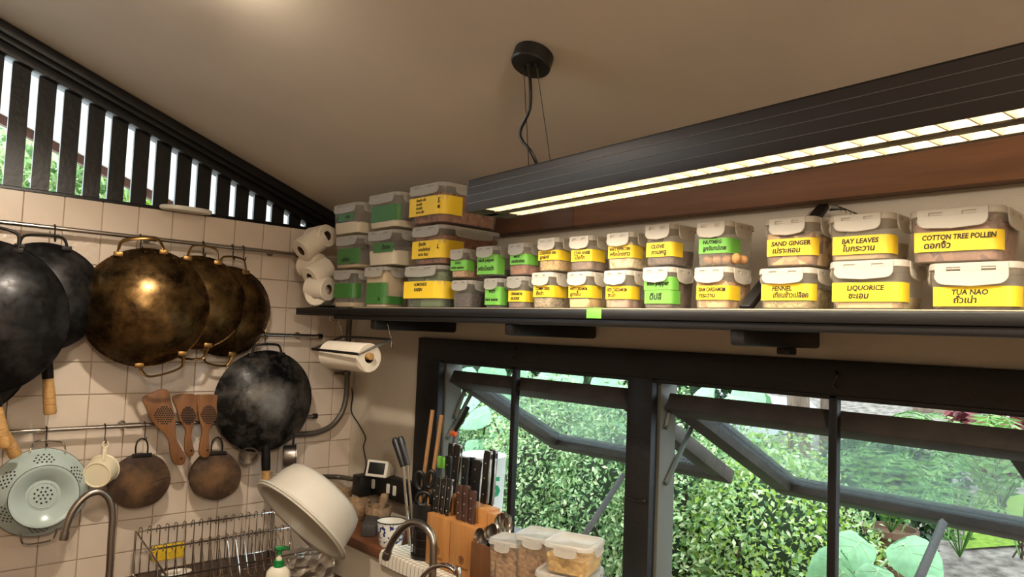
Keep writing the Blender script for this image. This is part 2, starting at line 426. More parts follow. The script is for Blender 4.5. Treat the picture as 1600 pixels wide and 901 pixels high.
# prop sticks that hold the sashes open
def stick(p, q):
    b = NB(); p, q = V(p), V(q); M = rodM(p, q); box(b, (-.007, -.010, 0), (.007, .010, (q-p).length), .002, M); obj('prop_stick', b, 'sash_wood', win, True)
p = at(974, 742, 1, .45); q = at(912, 838, 1, .05); stick(p, q)
p = at(1474, 815, 1, .52); q = at(1425, 930, 1, .06); stick(p, q)
# ---------------- sill ledge and side counter
b = NB(); box(b, (0, -.30, .905), (3.3, -.001, .94), .003); o = obj('window_ledge', b, 'ledge_wood'); tag(o, 'brown wooden ledge running under the window behind the sink', 'ledge'); recentre(o)
b = NB(); box(b, (0, -.29, .55), (3.3, -.001, .904)); struct('wall_ledge', b, 'plaster')
b = NB(); box(b, (.001, -3.4, .735), (.80, -.291, .775), .006); o = obj('side_counter', b, 'counter_dark'); tag(o, 'dark brown countertop along the tiled wall under the dish rack', 'countertop'); recentre(o)
b = NB(); box(b, (.801, -.86, .735), (3.3, -.291, .775), .006); o = obj('window_counter', b, 'counter_dark'); tag(o, 'dark countertop below the window ledge', 'countertop'); recentre(o)
for x0, x1, y0_, y1_, lb in ((.03, .74, -3.35, -.36, 'brown base cabinet under the counter along the tiled wall'), (.82, 3.28, -.80, -.30, 'brown base cabinet under the counter below the window')):
    b = NB(); box(b, (x0, y0_, 0.001), (x1, y1_, .734), .004); o = obj('base_cabinet', b, 'counter_dark'); tag(o, lb, 'cabinet'); recentre(o)
# ------------------------------------------------------------------ pendant lamp
mat('lamp_body', (44, 39, 38), .45, .35)
mat('lamp_groove', (84, 76, 72), .5, .2)
mat('lamp_reflector', (255, 248, 232), .3, 0)
mat('lamp_tube', (255, 238, 208), .5, emit=22.0)
ZT, ZB = 2.150, 2.064
A = at(730, 282, 2, ZT); B = at(1600, 65, 2, ZT)
dx = (B-A); dx.z = 0; dx.normalize(); dn = V((-dx.y, dx.x, 0))
LEN, WID = 1.62, .135
pend = thing('pendant_light', 'long black linear pendant light with two lit louvred strips above the shelf', 'pendant lamp', basis(dx, dn, (0, 0, 1), (A.x, A.y, ZB)))
H = ZT-ZB
for x0 in (0, LEN-.004):
    b = NB(); box(b, (x0, 0, 0), (x0+.004, WID, H), .001); obj('end_cap', b, 'black_plastic', pend)
b = NB(); box(b, (.004, 0, 0), (LEN-.004, .004, H), .0008); box(b, (.004, WID-.004, 0), (LEN-.004, WID, H), .0008); box(b, (.004, 0, H-.004), (LEN-.004, WID, H), .0008)
mid0, mid1 = .0555, .0795
box(b, (.004, mid0, 0), (LEN-.004, mid1, .03), .0008)
S0, S1 = .055, LEN-.055
box(b, (.004, .003, .0), (S0, WID-.003, .004), .0005); box(b, (S1, .003, .0), (LEN-.004, WID-.003, .004), .0005)
box(b, (.004, .003, .052), (LEN-.004, WID-.003, .056))
obj('housing', b, 'lamp_body', pend)
for zz in (.022, .043, .064):
    b = NB(); box(b, (.006, -.0007, zz), (LEN-.006, .0005, zz+.0014)); obj('groove_line', b, 'lamp_groove', pend)
bl = NB()
prism(bl, [(-.012, .0), (.012, .0), (0, .0)] if False else [(-.014, .034), (.014, .034), (.0015, .002), (-.0015, .002)], -.0248, .0248, basis((1, 0, 0), (0, 0, 1), (0, -1, 0), (0, 0, 0)))
blade_me = mesh_of(bl, 'louver_blade', 'lamp_reflector')
for ya, yb in ((.0045, mid0-.0005), (mid1+.0005, WID-.0045)):
    b = NB(); box(b, (S0, ya, .038), (S1, yb, .050)); obj('light_tube', b, 'lamp_tube', pend, label='glowing warm white tube behind louvres')
    b = NB(); box(b, (S0, ya, .003), (S1, ya+.001, .04)); box(b, (S0, yb-.001, .003), (S1, yb, .04)); obj('reflector', b, 'lamp_reflector', pend)
    n = 36
    for k in range(n): put('louver_blade', blade_me, pend, Matrix.Translation((S0+(S1-S0)*(k+.5)/n, (ya+yb)/2, 0)))
    ld = bpy.data.lights.new('pendant_glow', 'AREA'); ld.shape = 'RECTANGLE'; ld.size = S1-S0; ld.size_y = yb-ya-.006; ld.energy = P_PENDANT; ld.color = WARM; ld.spread = math.radians(165)
    lo = bpy.data.objects.new('pendant_glow', ld); COL.objects.link(lo); lo.parent = pend; lo.location = ((S0+S1)/2, (ya+yb)/2, -.002)
def ceiling_cup(px_or_loc):
    loc = px_or_loc; nrm = V((0, -CSL, -1)).normalized()   # axis square to the sloping ceiling, pointing down
    x = V((1, 0, 0)); return basis(x, nrm.cross(x), nrm, loc)
_d = ray(835, 84); _n = V((0, CSL, 1)); _t = (CEIL0 - _n.dot(CAM))/_n.dot(_d); cup = CAM + _d*_t
cup2 = cup + dx*1.15; cup2.z = ceil_z(cup2.y)
Minv = WM[pend.name].inverted()
for k, cp in enumerate((cup, cup2)):
    M = ceiling_cup(cp)
    b = NB(); lathe(b, [(0, .0), (.048, .0), (.050, .002), (.050, .034), (.047, .038), (0, .038)], 40, M); b.transform(Minv); obj('ceiling_cup', b, 'black_plastic', pend)
    base = Minv @ cp; tz = H
    for s in (-1, 1):
        top = Minv @ (M @ V((s*.022, 0, .038))); bot = V((base.x+s*.043+(-.006), WID/2, tz+.004))
        b = NB(); tube(b, [top, bot], .0011, 6); obj('suspension_wire', b, 'dark_steel', pend)
        b = NB(); lathe(b, [(0, 0), (.007, 0), (.007, .012), (0, .012)], 12, Matrix.Translation(bot-V((0, 0, .004)))); obj('wire_grip', b, 'steel', pend)
        b = NB(); lathe(b, [(0, 0), (.005, 0), (.004, .012), (0, .012)], 10, Minv @ M @ Matrix.Translation((s*.022, 0, .036))); obj('wire_grip', b, 'dark_steel', pend)
    if k == 0:
        def q(px, py): return Minv @ at(px, py, 1, cp.y+.01)
        b = NB(); tube(b, catmull([Minv @ (M @ V((.004, .01, .036))), q(829, 140), q(827, 172), q(813, 204), q(816, 220), q(829, 236), V(((q(831, 250)).x, WID/2, tz+.004))], 8), .0042, 10); obj('cord', b, 'black_plastic', pend)
        e = V(((q(831, 250)).x, WID/2, tz-.001)); b = NB(); lathe(b, [(0, 0), (.009, 0), (.0075, .013), (0, .013)], 12, Matrix.Translation(e)); obj('cord_gland', b, 'black_plastic', pend)
# ------------------------------------------------------------------ round ceiling lamp above the woks, added fill globes behind the viewer
def ceiling_lamp(loc, label, power, r=.06):
    M = ceiling_cup(loc); t = thing('ceiling_lamp', label, 'ceiling lamp', M)
    b = NB(); lathe(b, [(0, .001), (r, .001), (r, .06), (r-.006, .064), (0, .064)], 32); obj('lamp_base', b, 'black_plastic', t)
    b = NB(); lathe(b, [(r-.008, .064), (r*.7, .067), (0, .068)], 32); obj('diffuser', b, 'lamp_tube', t)
    ld = bpy.data.lights.new('ceiling_glow', 'SPOT'); ld.energy = power; ld.color = WARM; ld.shadow_soft_size = .04; ld.spot_size = math.radians(165); ld.spot_blend = .4
    lo = bpy.data.objects.new('ceiling_glow', ld); COL.objects.link(lo); lo.parent = t; lo.matrix_local = Matrix.Translation((0, 0, .085)) @ Matrix.Rotation(PI, 4, 'X')
    l2 = bpy.data.lights.new('ceiling_halo', 'POINT'); l2.energy = power*.028; l2.color = WARM; l2.shadow_soft_size = .03
    lo = bpy.data.objects.new('ceiling_halo', l2); COL.objects.link(lo); lo.parent = t; lo.location = (0, 0, .13)
def fill_globe(x, y, drop, label, power, r=.11):  # unseen globe, added to light the ceiling and room evenly
    t = thing('fill_globe', label, 'pendant lamp', (x, y, ceil_z(y)-drop), 'added globe lights out of view')
    b = NB(); ball(b, (0, 0, 0), r, 3); g = obj('globe', b, 'globe_glass', t)
    b = NB(); tube(b, [V((0, 0, r-.005)), V((0, 0, drop-.002))], .003, 8); obj('cord', b, 'black_plastic', t)
    ld = bpy.data.lights.new('fill_glow', 'POINT'); ld.energy = power; ld.color = WARM; ld.shadow_soft_size = r*1.02
    lo = bpy.data.objects.new('fill_glow', ld); COL.objects.link(lo); lo.parent = t
plastic('globe_glass', (255, 240, 215), .25)
_d = ray(345, -70); _t = (CEIL0 - _n.dot(CAM))/_n.dot(_d); l1 = CAM + _d*_t
ceiling_lamp(l1, 'black round ceiling lamp above the hanging woks', P_SPOT)
fill_globe(4.3, -2.3, .55, 'added white globe light hanging unseen to the right behind the viewer', P_FILL)
fill_globe(2.0, -3.6, .55, 'added white globe light hanging unseen to the left behind the viewer', P_FILL*.6)
# ------------------------------------------------------------------ things hanging on the tiled wall
mat('wok_black', (16, 15, 16), .36, .5, col2=(30, 29, 30), scale=9, bump=.05, bscale=25, detail=8)
mat('wok_bronze', (52, 36, 22), .27, .9, col2=(104, 80, 50), scale=8, bump=.05, bscale=18, detail=9)
mat('wok_worn', (20, 19, 20), .4, .45, col2=(96, 92, 88), scale=7, bump=.05, bscale=25, detail=10)
def wok_mat(name, base, worn, rad, rough, metal, amount):
    m = bpy.data.materials.new(name); m.use_nodes = True; MATS[name] = m; nt = m.node_tree; N = nt.nodes; L = nt.links; b = N['Principled BSDF']
    tc = N.new('ShaderNodeTexCoord'); oi = N.new('ShaderNodeObjectInfo'); ad = N.new('ShaderNodeVectorMath'); ad.operation = 'ADD'
    L.new(tc.outputs['Object'], ad.inputs[0]); L.new(oi.outputs['Random'], ad.inputs[1])
    n1 = N.new('ShaderNodeTexNoise'); n1.inputs['Scale'].default_value = 11; n1.inputs['Detail'].default_value = 9; n1.inputs['Roughness'].default_value = .68; L.new(ad.outputs[0], n1.inputs[0])
    n3 = N.new('ShaderNodeTexNoise'); n3.inputs['Scale'].default_value = 34; n3.inputs['Detail'].default_value = 6; L.new(ad.outputs[0], n3.inputs[0])
    sx = N.new('ShaderNodeVectorMath'); sx.operation = 'MULTIPLY'; sx.inputs[1].default_value = (1, 1, 0); L.new(tc.outputs['Object'], sx.inputs[0])
    ln = N.new('ShaderNodeVectorMath'); ln.operation = 'LENGTH'; L.new(sx.outputs[0], ln.inputs[0])
    mr = N.new('ShaderNodeMapRange'); mr.inputs[1].default_value = rad; mr.inputs[2].default_value = rad*.25; mr.inputs[3].default_value = 0; mr.inputs[4].default_value = amount; L.new(ln.outputs['Value'], mr.inputs[0])
    ad2 = N.new('ShaderNodeMath'); ad2.operation = 'ADD'; L.new(mr.outputs[0], ad2.inputs[0]); L.new(n1.outputs[0], ad2.inputs[1])
    cr = N.new('ShaderNodeValToRGB'); cr.color_ramp.elements[0].position = .46; cr.color_ramp.elements[0].color = lin(base); cr.color_ramp.elements[1].position = .92; cr.color_ramp.elements[1].color = lin(worn); L.new(ad2.outputs[0], cr.inputs[0]); L.new(cr.outputs[0], b.inputs['Base Color'])
    r2 = N.new('ShaderNodeMapRange'); r2.inputs[1].default_value = .3; r2.inputs[2].default_value = .7; r2.inputs[3].default_value = rough*.75; r2.inputs[4].default_value = rough*1.4; L.new(n3.outputs[0], r2.inputs[0]); L.new(r2.outputs[0], b.inputs['Roughness'])
    b.inputs['Metallic'].default_value = metal; b.inputs['Specular IOR Level'].default_value = .35
    bp = N.new('ShaderNodeBump'); bp.inputs['Strength'].default_value = .12; bp.inputs['Distance'].default_value = .004; L.new(n3.outputs[0], bp.inputs['Height']); L.new(bp.outputs[0], b.inputs['Normal'])
for k in ('wok_black', 'wok_bronze', 'wok_worn'): bpy.data.materials.remove(MATS.pop(k))
wok_mat('wok_black', (13, 12, 13), (70, 66, 66), .11, .36, .25, .18)
wok_mat('wok_bronze', (40, 28, 17), (150, 118, 74), .30, .27, .9, .14)
wok_mat('wok_worn', (13, 13, 14), (118, 114, 108), .12, .34, .3, .34)
bpy.data.materials.remove(MATS.pop('board_wood')) if 'board_wood' in MATS else None
wok_mat('board_wood', (54, 37, 25), (122, 90, 58), .085, .6, 0, .22)
mat('brass', (120, 92, 52), .35, .9, var=.3, scale=20)
mat('iron', (28, 24, 22), .5, .6, var=.2, scale=30)
mat('handle_wood', (182, 140, 84), .5, var=.2, scale=14, stretch=(6, 6, 1), bump=.05)
mat('spatula_wood', (134, 88, 46), .45, col2=(104, 64, 32), scale=9, stretch=(4, .7, 4), bump=.05)
mat('char', (24, 18, 15), .8)
mat('enamel_mint', (172, 187, 184), .22, var=.06, scale=6)
mat('enamel_white', (222, 218, 206), .25)
RAIL_X = .055
def rail(label, p, q, r, stand, joint=None):
    t = thing('wall_rail', label, 'rail', p, 'steel rails on the tiled wall')
    b = NB(); tube(b, [p, q], r, 14); obj('rail_tube', b, 'steel', t, True)
    b = NB(); lathe(b, [(0, 0), (r+.003, 0), (r+.003, .02), (0, .02)], 16, rodM(q, q+(q-p)) @ Matrix.Translation((0, 0, -.004))); obj('end_cap', b, 'dark_steel', t, True)
    for y in stand:
        b = NB(); tube(b, [V((.0, y, p.z)), V((p.x, y, p.z))], .006, 10); obj('standoff', b, 'dark_steel', t, True)
        b = NB(); lathe(b, [(0, 0), (.016, 0), (.014, .006), (0, .006)], 16, basis((0, 1, 0), (0, 0, 1), (1, 0, 0), (0, y, p.z))); obj('wall_flange', b, 'steel', t, True)
    if joint:
        b = NB(); lathe(b, [(0, 0), (r+.0025, 0), (r+.0025, .05), (0, .05)], 16, rodM(V((p.x, joint, p.z)), V((p.x, joint+1, p.z)))); obj('joint_sleeve', b, 'steel', t, True)
    return t
zu = at(230, 372, 0, RAIL_X).z; zl = at(180, 666, 0, RAIL_X).z; zm = at(460, 524, 0, RAIL_X).z
rail('upper steel rail below the slatted gable, with the big woks hung from it', V((RAIL_X, -2.1, zu)), V((RAIL_X, at(464, 398, 0, RAIL_X).y, zu)), .0085, (-1.7, -.95, -.45), at(222, 372, 0, RAIL_X).y)
rail('lower steel rail carrying the colander and wooden boards', V((RAIL_X, at(12, 676, 0, RAIL_X).y, zl)), V((RAIL_X, at(490, 650, 0, RAIL_X).y, zl)), .0085, (at(197, 662, 0, RAIL_X).y, -.40), at(197, 662, 0, RAIL_X).y)
rail('short dark rail behind the bronze woks, above the round black wok', V((RAIL_X, at(300, 523, 0, RAIL_X).y, zm)), V((RAIL_X, at(498, 525, 0, RAIL_X).y, zm)), .0085, (-.3,))
def s_hook(y, zr, drop, label, r=.0024):
    b = NB(); R = .012
    pts = [V((RAIL_X-R, y, zr-.004)), V((RAIL_X-R*.8, y, zr+R*.7)), V((RAIL_X, y, zr+R)), V((RAIL_X+R*.9, y, zr+R*.4)), V((RAIL_X+R, y, zr-R)), V((RAIL_X+.010, y, zr-drop+.012)), V((RAIL_X+.016, y, zr-drop)), V((RAIL_X+.026, y, zr-drop-.004)), V((RAIL_X+.034, y, zr-drop+.008))]
    tube(b, catmull(pts, 6), r, 8); o = obj('s_hook', b, 'dark_steel'); recentre(o); tag(o, label, 'hook', 's hooks on the wall rails')
for px, lb in ((84, 'black wok beside the leftmost black wok'), (219, 'large bronze wok'), (318, 'middle bronze wok'), (364, 'rearmost bronze wok, left one of two'), (381, 'rearmost bronze wok, right one of two')):
    s_hook(at(px, 372, 0, RAIL_X).y, zu, .045, 'steel s-hook on the upper rail above the '+lb)
for px, lb in ((73, 'colander'), (164, 'cream plastic dipper'), (226, 'left round wooden board'), (346, 'right round wooden board')):
    s_hook(at(px, 664, 0, RAIL_X).y, zl, .05, 'steel s-hook on the lower rail holding the '+lb, .0018)
s_hook(at(413, 524, 0, RAIL_X).y, zm, .04, 'steel s-hook on the short rail above the round black wok')
# ---------------- woks
def wok_prof(r, d, th=.003, flat=.0):
    R = (r*r+d*d)/(2*d); a1 = math.asin(min(1, r/R)); out = []
    for k in range(19):
        a = a1*(1-k/18); rr = R*math.sin(a); z = d-R+R*math.cos(a)
        if flat and rr < flat: z = min(z, d-R+math.sqrt(R*R-flat*flat)+.001)
        out.append((rr, z))
    inn = [(max(rr-th, 0) if rr > 1e-6 else 0, z-th) for rr, z in out[::-1]]
    inn[-1] = (r-th, -.0)
    out[0] = (r, 0)
    return [(r-th, 0), (r+.002, -.002), (r+.003, .002)] + out + inn[:-1] + [(r-th, 0)]
def loop(bm, a0, r, w=.075, h=.035, rad=.005, lift=.01, flat=1, z=.004):
    """ear handle standing off the rim at angle a0 (local polar)"""
    e = V((math.cos(a0), math.sin(a0), 0)); s = V((-math.sin(a0), math.cos(a0), 0)); Z = V((0, 0, 1))
    P = [e*(r-.012)+s*(w*.62)+Z*(z+.012), e*(r+.004)+s*(w*.60)+Z*(z+.010), e*(r+h*.8)+s*(w*.5)+Z*(z+lift*.6), e*(r+h)+s*(w*.22)+Z*(z+lift), e*(r+h)-s*(w*.22)+Z*(z+lift), e*(r+h*.8)-s*(w*.5)+Z*(z+lift*.6), e*(r+.004)-s*(w*.60)+Z*(z+.010), e*(r-.012)-s*(w*.62)+Z*(z+.012)]
    tube(bm, catmull(P, 6), rad, 9, flat=flat)
    return P
def wok(label, M, r, d, m, loops=(), loopmat='iron', handle=None, rivets=None, rad=.005, flat=0, w=.085, h=.04, lift=.012, lf=1):
    t = thing('wok', label, 'wok', M, 'woks on the tiled wall')
    b = NB(); lathe(b, wok_prof(r, d, flat=flat), 64); obj('bowl', b, m, t, angle=60)
    for a in loops:
        b = NB(); P = loop(b, a, r, w=w, h=h, rad=rad, lift=lift, flat=lf); hd = obj('ear_handle', b, loopmat, t)
        for q in (P[0], P[-1]):
            b = NB(); e = V((math.cos(a), math.sin(a), 0)); c = q - e*.004; box(b, (c.x-.016, c.y-.009, c.z-.012), (c.x+.016, c.y+.009, c.z+.004), .003); obj('lug', b, loopmat, hd)
    if rivets is not None:
        for k in range(5):
            a = rivets + (k-2)*.16; b = NB(); ball(b, (math.cos(a)*(r-.012), math.sin(a)*(r-.012), .016), .0042, 1); obj('rivet', b, 'brass', t)
    if handle is not None:
        a, s0, l0, l1 = handle    # polar angle, start, socket length, grip length
        e = V((math.cos(a), math.sin(a), 0)); Z = V((0, 0, .012))
        MM = Matrix.Translation(e*s0+Z) @ e.to_track_quat('Z', 'Y').to_matrix().to_4x4()
        b = NB(); lathe(b, [(0, -.05), (.011, -.05), (.016, 0), (.0185, l0*.6), (.018, l0), (0, l0)], 20, MM); obj('socket', b, 'iron', t)
        prof = [(0, l0-.004), (.0165, l0-.004), (.0175, l0+.02)]
        for f in (.55, .72):
            zc = l0+l1*f; prof += [(.0195, zc-.002), (.0178, zc), (.0195, zc+.002)]
        prof += [(.0205, l0+l1*.93), (.017, l0+l1*.985), (0, l0+l1)]
        b = NB(); lathe(b, prof, 20, MM); obj('grip', b, 'handle_wood', t, label='turned wooden grip')
    return t
D = math.radians
def WP(px, py, x): return at(px, py, 0, x)
wok('rearmost bronze wok at the right end of the upper rail', wallM(WP(355, 486, .05), yaw=D(0)), .182, .085, 'wok_bronze', (D(88), D(-100)), 'brass', lf=.5, rad=.006, w=.09)
wok('middle bronze wok between the largest and the rearmost bronze wok', wallM(WP(307, 472, .105), yaw=D(-13)), .180, .085, 'wok_bronze', (D(86), D(-92)), 'brass', lf=.5, rad=.006, w=.09)
wok('largest bronze wok with riveted brass ear handles', wallM(WP(228, 480, .15), yaw=D(-14), roll=D(0)), .215, .105, 'wok_bronze', (D(98), D(-72)), 'brass', rivets=D(76), lf=.5, rad=.007, w=.12, h=.035, lift=.035)
wok('black wok with wooden handle between leftmost black wok and largest bronze wok', wallM(WP(66, 464, .09), yaw=D(-6)), .186, .085, 'wok_black', (D(93),), 'iron', handle=(D(-83), .185, .095, .125), w=.11, h=.026)
wok('leftmost huge black wok cut by the picture edge', wallM(WP(-36, 496, .24), yaw=D(-14)), .245, .11, 'wok_black', (D(80),), 'iron', handle=(D(-76), .235, .05, .13))
wok('black wok at far left with only its lower wooden grip in view', wallM(WP(-62, 560, .11), yaw=D(-4)), .19, .08, 'wok_black', (D(90),), 'iron', handle=(D(-62), .19, .05, .125))
wok('round black wok with silvery worn centre below the bronze woks', wallM(WP(413, 626, .09), yaw=D(-2)), .208, .095, 'wok_worn', (D(92),), 'iron', handle=(D(-86), .185, .10, .11), w=.10, h=.028, flat=.06)
# ---------------- small steel pots behind the round black wok
def small_pot(label, c, ax, r, l):
    M = Matrix.Translation(c) @ V(ax).to_track_quat('Z', 'Y').to_matrix().to_4x4()
    t = thing('saucepan', label, 'saucepan', M, 'small steel pans on the lower rail')
    b = NB(); lathe(b, [(0, 0), (r*.9, 0), (r, .008), (r, l), (r+.004, l+.002), (r+.004, l+.005), (r-.003, l+.004), (r-.004, .010), (0, .006)], 32); obj('pan', b, 'steel_brushed', t)
    b = NB(); tube(b, catmull([V((0, r-.002, l*.8)), V((0, r+.03, l*.85)), V((0, r+.11, l*.7))], 6), .006, 8, flat=.6); obj('pan_handle', b, 'black_plastic', t)
small_pot('small steel saucepan peeking out right of the black wok handle', WP(442, 713, .10), (.45, .9, .05), .047, .05)
small_pot('small steel saucepan peeking out left of the black wok handle', WP(388, 705, .06), (.8, -.3, -.25), .036, .04)
# ---------------- enamel colander
Mc = wallM(WP(62, 768, .07), yaw=D(-3), pitch=D(-2))
col_ = thing('colander', 'pale mint enamel colander with wire handles hanging on the lower rail', 'colander', Mc)
R = .143
bp_ = [(R-.004, 0), (R+.003, -.003), (R+.005, .001), (R, .004), (.134, .022), (.122, .04), (.104, .057), (.085, .068), (.060, .0735), (0, .0745), (0, .0725), (.06, .0715), (.084, .066), (.102, .055), (.12, .038), (.132, .02), (R-.004, 0)]
b = NB(); lathe(b, bp_, 64); obj('bowl', b, 'enamel_mint', col_, angle=60)
b = NB(); lathe(b, [(.058, .072), (.066, .082), (.092, .097), (.1025, .1015), (.1035, .1035), (.101, .1045), (.09, .1005), (.062, .085), (.052, .0745), (.058, .072)], 64); obj('foot_ring', b, 'enamel_mint', col_, angle=60)
b = NB(); tube(b, [V((.1025*math.cos(2*PI*k/64), .1025*math.sin(2*PI*k/64), .1035)) for k in range(64)], .0014, 6, closed=True); obj('foot_edge', b, 'dark_steel', col_)
b = NB(); tube(b, [V(((R+.004)*math.cos(2*PI*k/64), (R+.004)*math.sin(2*PI*k/64), -.0005)) for k in range(64)], .0022, 6, closed=True); obj('rim_edge', b, 'dark_steel', col_)
b = NB()
def disc(bm, c, n, r):
    n = V(n).normalized(); x = n.orthogonal().normalized(); y = n.cross(x)
    vs = [bm.verts.new(V(c) + n*.0006 + x*(r*math.cos(2*PI*k/8)) + y*(r*math.sin(2*PI*k/8))) for k in range(8)]; bm.faces.new(vs)
for c in range(6):
    a0 = D(90+60*c)
    for i, rr in enumerate((.108, .1155, .1225, .129)):
        n_ = (4, 5, 4, 3)[i]
        for k in range(n_):
            a = a0 + (k-(n_-1)/2)*.125
            zz = {.108: .0533, .1155: .0465, .1225: .0393, .129: .0295}[rr]
            sl = V((math.cos(a)*.75, math.sin(a)*.75, .75))
            disc(b, (math.cos(a)*rr, math.sin(a)*rr, zz), sl, .0034)
for rr, n_ in ((.0, 1), (.013, 6), (.026, 11)):
    for k in range(n_): disc(b, (rr*math.cos(2*PI*k/n_), rr*math.sin(2*PI*k/n_), .0742), (0, 0, 1), .0034)
obj('drain_holes', b, 'black_plastic', col_, kind='stuff', recalc=False)
b = NB(); tube(b, [V((.042*math.cos(2*PI*k/48), .042*math.sin(2*PI*k/48), .0745)) for k in range(48)], .0018, 6, closed=True); obj('drain_ring', b, 'enamel_mint', col_)
for a in (D(84), D(-88)):
    b = NB(); loop(b, a, R, w=.085, h=.03, rad=.0032, lift=.004, z=-.002); obj('wire_handle', b, 'chrome', col_)
# ---------------- cream plastic dipper
mat('cream_plastic', (226, 214, 184), .4)
c0 = WP(151, 742, .115); ax = (V((-.84, .50, .10))).normalized()
Md = Matrix.Translation(c0) @ ax.to_track_quat('Z', 'Y').to_matrix().to_4x4()
t = thing('dipper', 'cream plastic dipper with long strap handle next to the colander', 'dipper', Md)
b = NB(); lathe(b, [(0, .003), (.040, .003), (.042, 0), (.046, .001), (.048, .006), (.052, .070), (.0545, .072), (.0545, .076), (.050, .076), (.045, .008), (0, .006)], 40); obj('cup', b, 'cream_plastic', t)
top = WM[t.name].inverted() @ WP(165, 694, .07); mid = WM[t.name].inverted() @ WP(163, 714, .10); mid2 = WM[t.name].inverted() @ WP(164, 706, .08)
b = NB(); tube(b, catmull([mid + (mid-mid2)*.8, mid, mid2, top + (mid2-top)*.5], 5), [.008]*16, 8, flat=.5); obj('strap_handle', b, 'cream_plastic', t)
Rt = WM[t.name].to_3x3().inverted(); u1 = Rt @ V((0, 1, 0)); u2 = Rt @ V((0, 0, 1))
b = NB(); tube(b, [top + u1*(.010*math.cos(2*PI*k/20)) + u2*(.011*math.sin(2*PI*k/20)) for k in range(20)], .0028, 8, closed=True); obj('hang_ring', b, 'cream_plastic', t)
# ---------------- round wooden boards with iron loops
def rough_circle(r, seed, n=44, sx=1, amp=.03):
    rnd = random.Random(seed); ph = [rnd.uniform(0, 6.28) for _ in range(4)]
    return [(sx*r*(1+amp*(math.sin(a*2+ph[0])+.5*math.sin(3*a+ph[1])+.3*math.sin(7*a+ph[2])))*math.cos(a), r*(1+amp*(math.sin(a*2+ph[0])+.5*math.sin(3*a+ph[1])+.3*math.sin(7*a+ph[2])))*math.sin(a)) for a in (2*PI*k/n for k in range(n))]
def wood_board(label, px, py, x, r, th, seed, yaw, crack):
    t = thing('round_board', label, 'wooden board', wallM(WP(px, py, x), yaw=D(yaw)), 'round wooden boards')
    b = NB(); prism(b, rough_circle(r, seed), 0, th, bev=.003); obj('disc', b, 'board_wood', t)
    b = NB(); prism(b, rough_circle(r*.3, seed+5, amp=.12, sx=1.3), th, th+.0006); 
    b.free()
    b = NB(); (x0, y0_), (x1, y1_) = crack
    prism(b, [(x0, y0_-.0006), ((x0+x1)/2, (y0_+y1_)/2-.0012), (x1, y1_-.002), (x1, y1_+.002), ((x0+x1)/2, (y0_+y1_)/2+.001)], th-.001, th+.0004); obj('crack', b, 'char', t)
    b = NB(); w_, h_ = .021, .052
    tube(b, catmull([V((-.028, r*.90, th*.5)), V((-w_, r*.97, th*.5)), V((-w_, r+.02, th*.45)), V((-w_*.75, r+h_*.8, th*.3)), V((0, r+h_, th*.25)), V((w_*.75, r+h_*.8, th*.3)), V((w_, r+.02, th*.45)), V((w_, r*.97, th*.5)), V((.028, r*.90, th*.5))], 6), .0032, 8); obj('iron_loop', b, 'iron', t)
    b = NB(); box(b, (-.034, r*.90-.006, th-.003), (.034, r*.98+.002, th+.002), .0015); obj('loop_bracket', b, 'iron', t)
wood_board('dark round wooden board with a crack, hanging between the dipper and the spatulas', 217, 750, .055, .104, .022, 3, -4, ((.02, -.012), (.098, .006)))
wood_board('round wooden board hanging under the perforated spatulas', 335, 741, .055, .097, .034, 11, -10, ((-.02, -.05), (-.04, -.088)))
# ---------------- perforated wooden spatulas
def spatula(label, pts, x, holes, hole_mat='char'):
    P3 = [WP(170+.2441*a, 580+.2441*b_, x) for a, b_ in pts]
    c = sum(P3, V())/len(P3)
    M = wallM((x, c.y, c.z)); t = thing('spatula', label, 'spatula', M, 'perforated wooden spatulas'); Mi = M.inverted()
    L2 = catmull([V(((Mi @ p).x, (Mi @ p).y, 0)) for p in P3], 4, closed=True)
    b = NB(); prism(b, [(p.x, p.y) for p in L2], 0, .013, bev=.0035); obj('blade', b, 'spatula_wood', t)
    b = NB(); (cx, cy, rx, ry, n_, r_) = holes
    for i in range(-n_, n_+1):
        for j in range(-n_, n_+1):
            u, v = (i+.5*(j % 2))/n_, j/n_*.95
            if u*u+v*v > 1.0: continue
            q = Mi @ WP(170+.2441*(cx+rx*u), 580+.2441*(cy+ry*v), x); disc(b, (q.x, q.y, .0132), (0, 0, 1), r_)
    obj('holes', b, hole_mat, t, kind='stuff', recalc=False)
    q = Mi @ WP(170+.2441*holes_hang[label][0], 580+.2441*holes_hang[label][1], x)
    b = NB(); disc(b, (q.x, q.y, .0132), (0, 0, 1), .0045); obj('hanging_hole', b, 'char', t, recalc=False)
l1_, l2_, l3_ = 'largest leftmost perforated wooden spatula crossing the lower rail', 'middle perforated wooden spatula with darkened hole patch', 'rightmost perforated wooden spatula beside the round black wok'
holes_hang = {l1_: (457, 553), l2_: (520, 503), l3_: (624, 500)}
spatula(l1_, [(212, 172), (262, 140), (320, 115), (360, 116), (380, 135), (398, 205), (416, 275), (424, 345), (424, 410), (442, 460), (475, 520), (486, 560), (470, 592), (435, 598), (405, 575), (388, 520), (378, 445), (350, 400), (300, 350), (262, 300), (236, 240)], .085, (348, 278, 62, 56, 4, .0034))
spatula(l2_, [(400, 170), (440, 148), (500, 140), (550, 148), (560, 180), (558, 240), (552, 300), (530, 345), (522, 400), (530, 460), (543, 510), (528, 540), (500, 540), (482, 505), (480, 440), (486, 380), (470, 340), (445, 300), (428, 240)], .080, (500, 280, 46, 55, 5, .003))
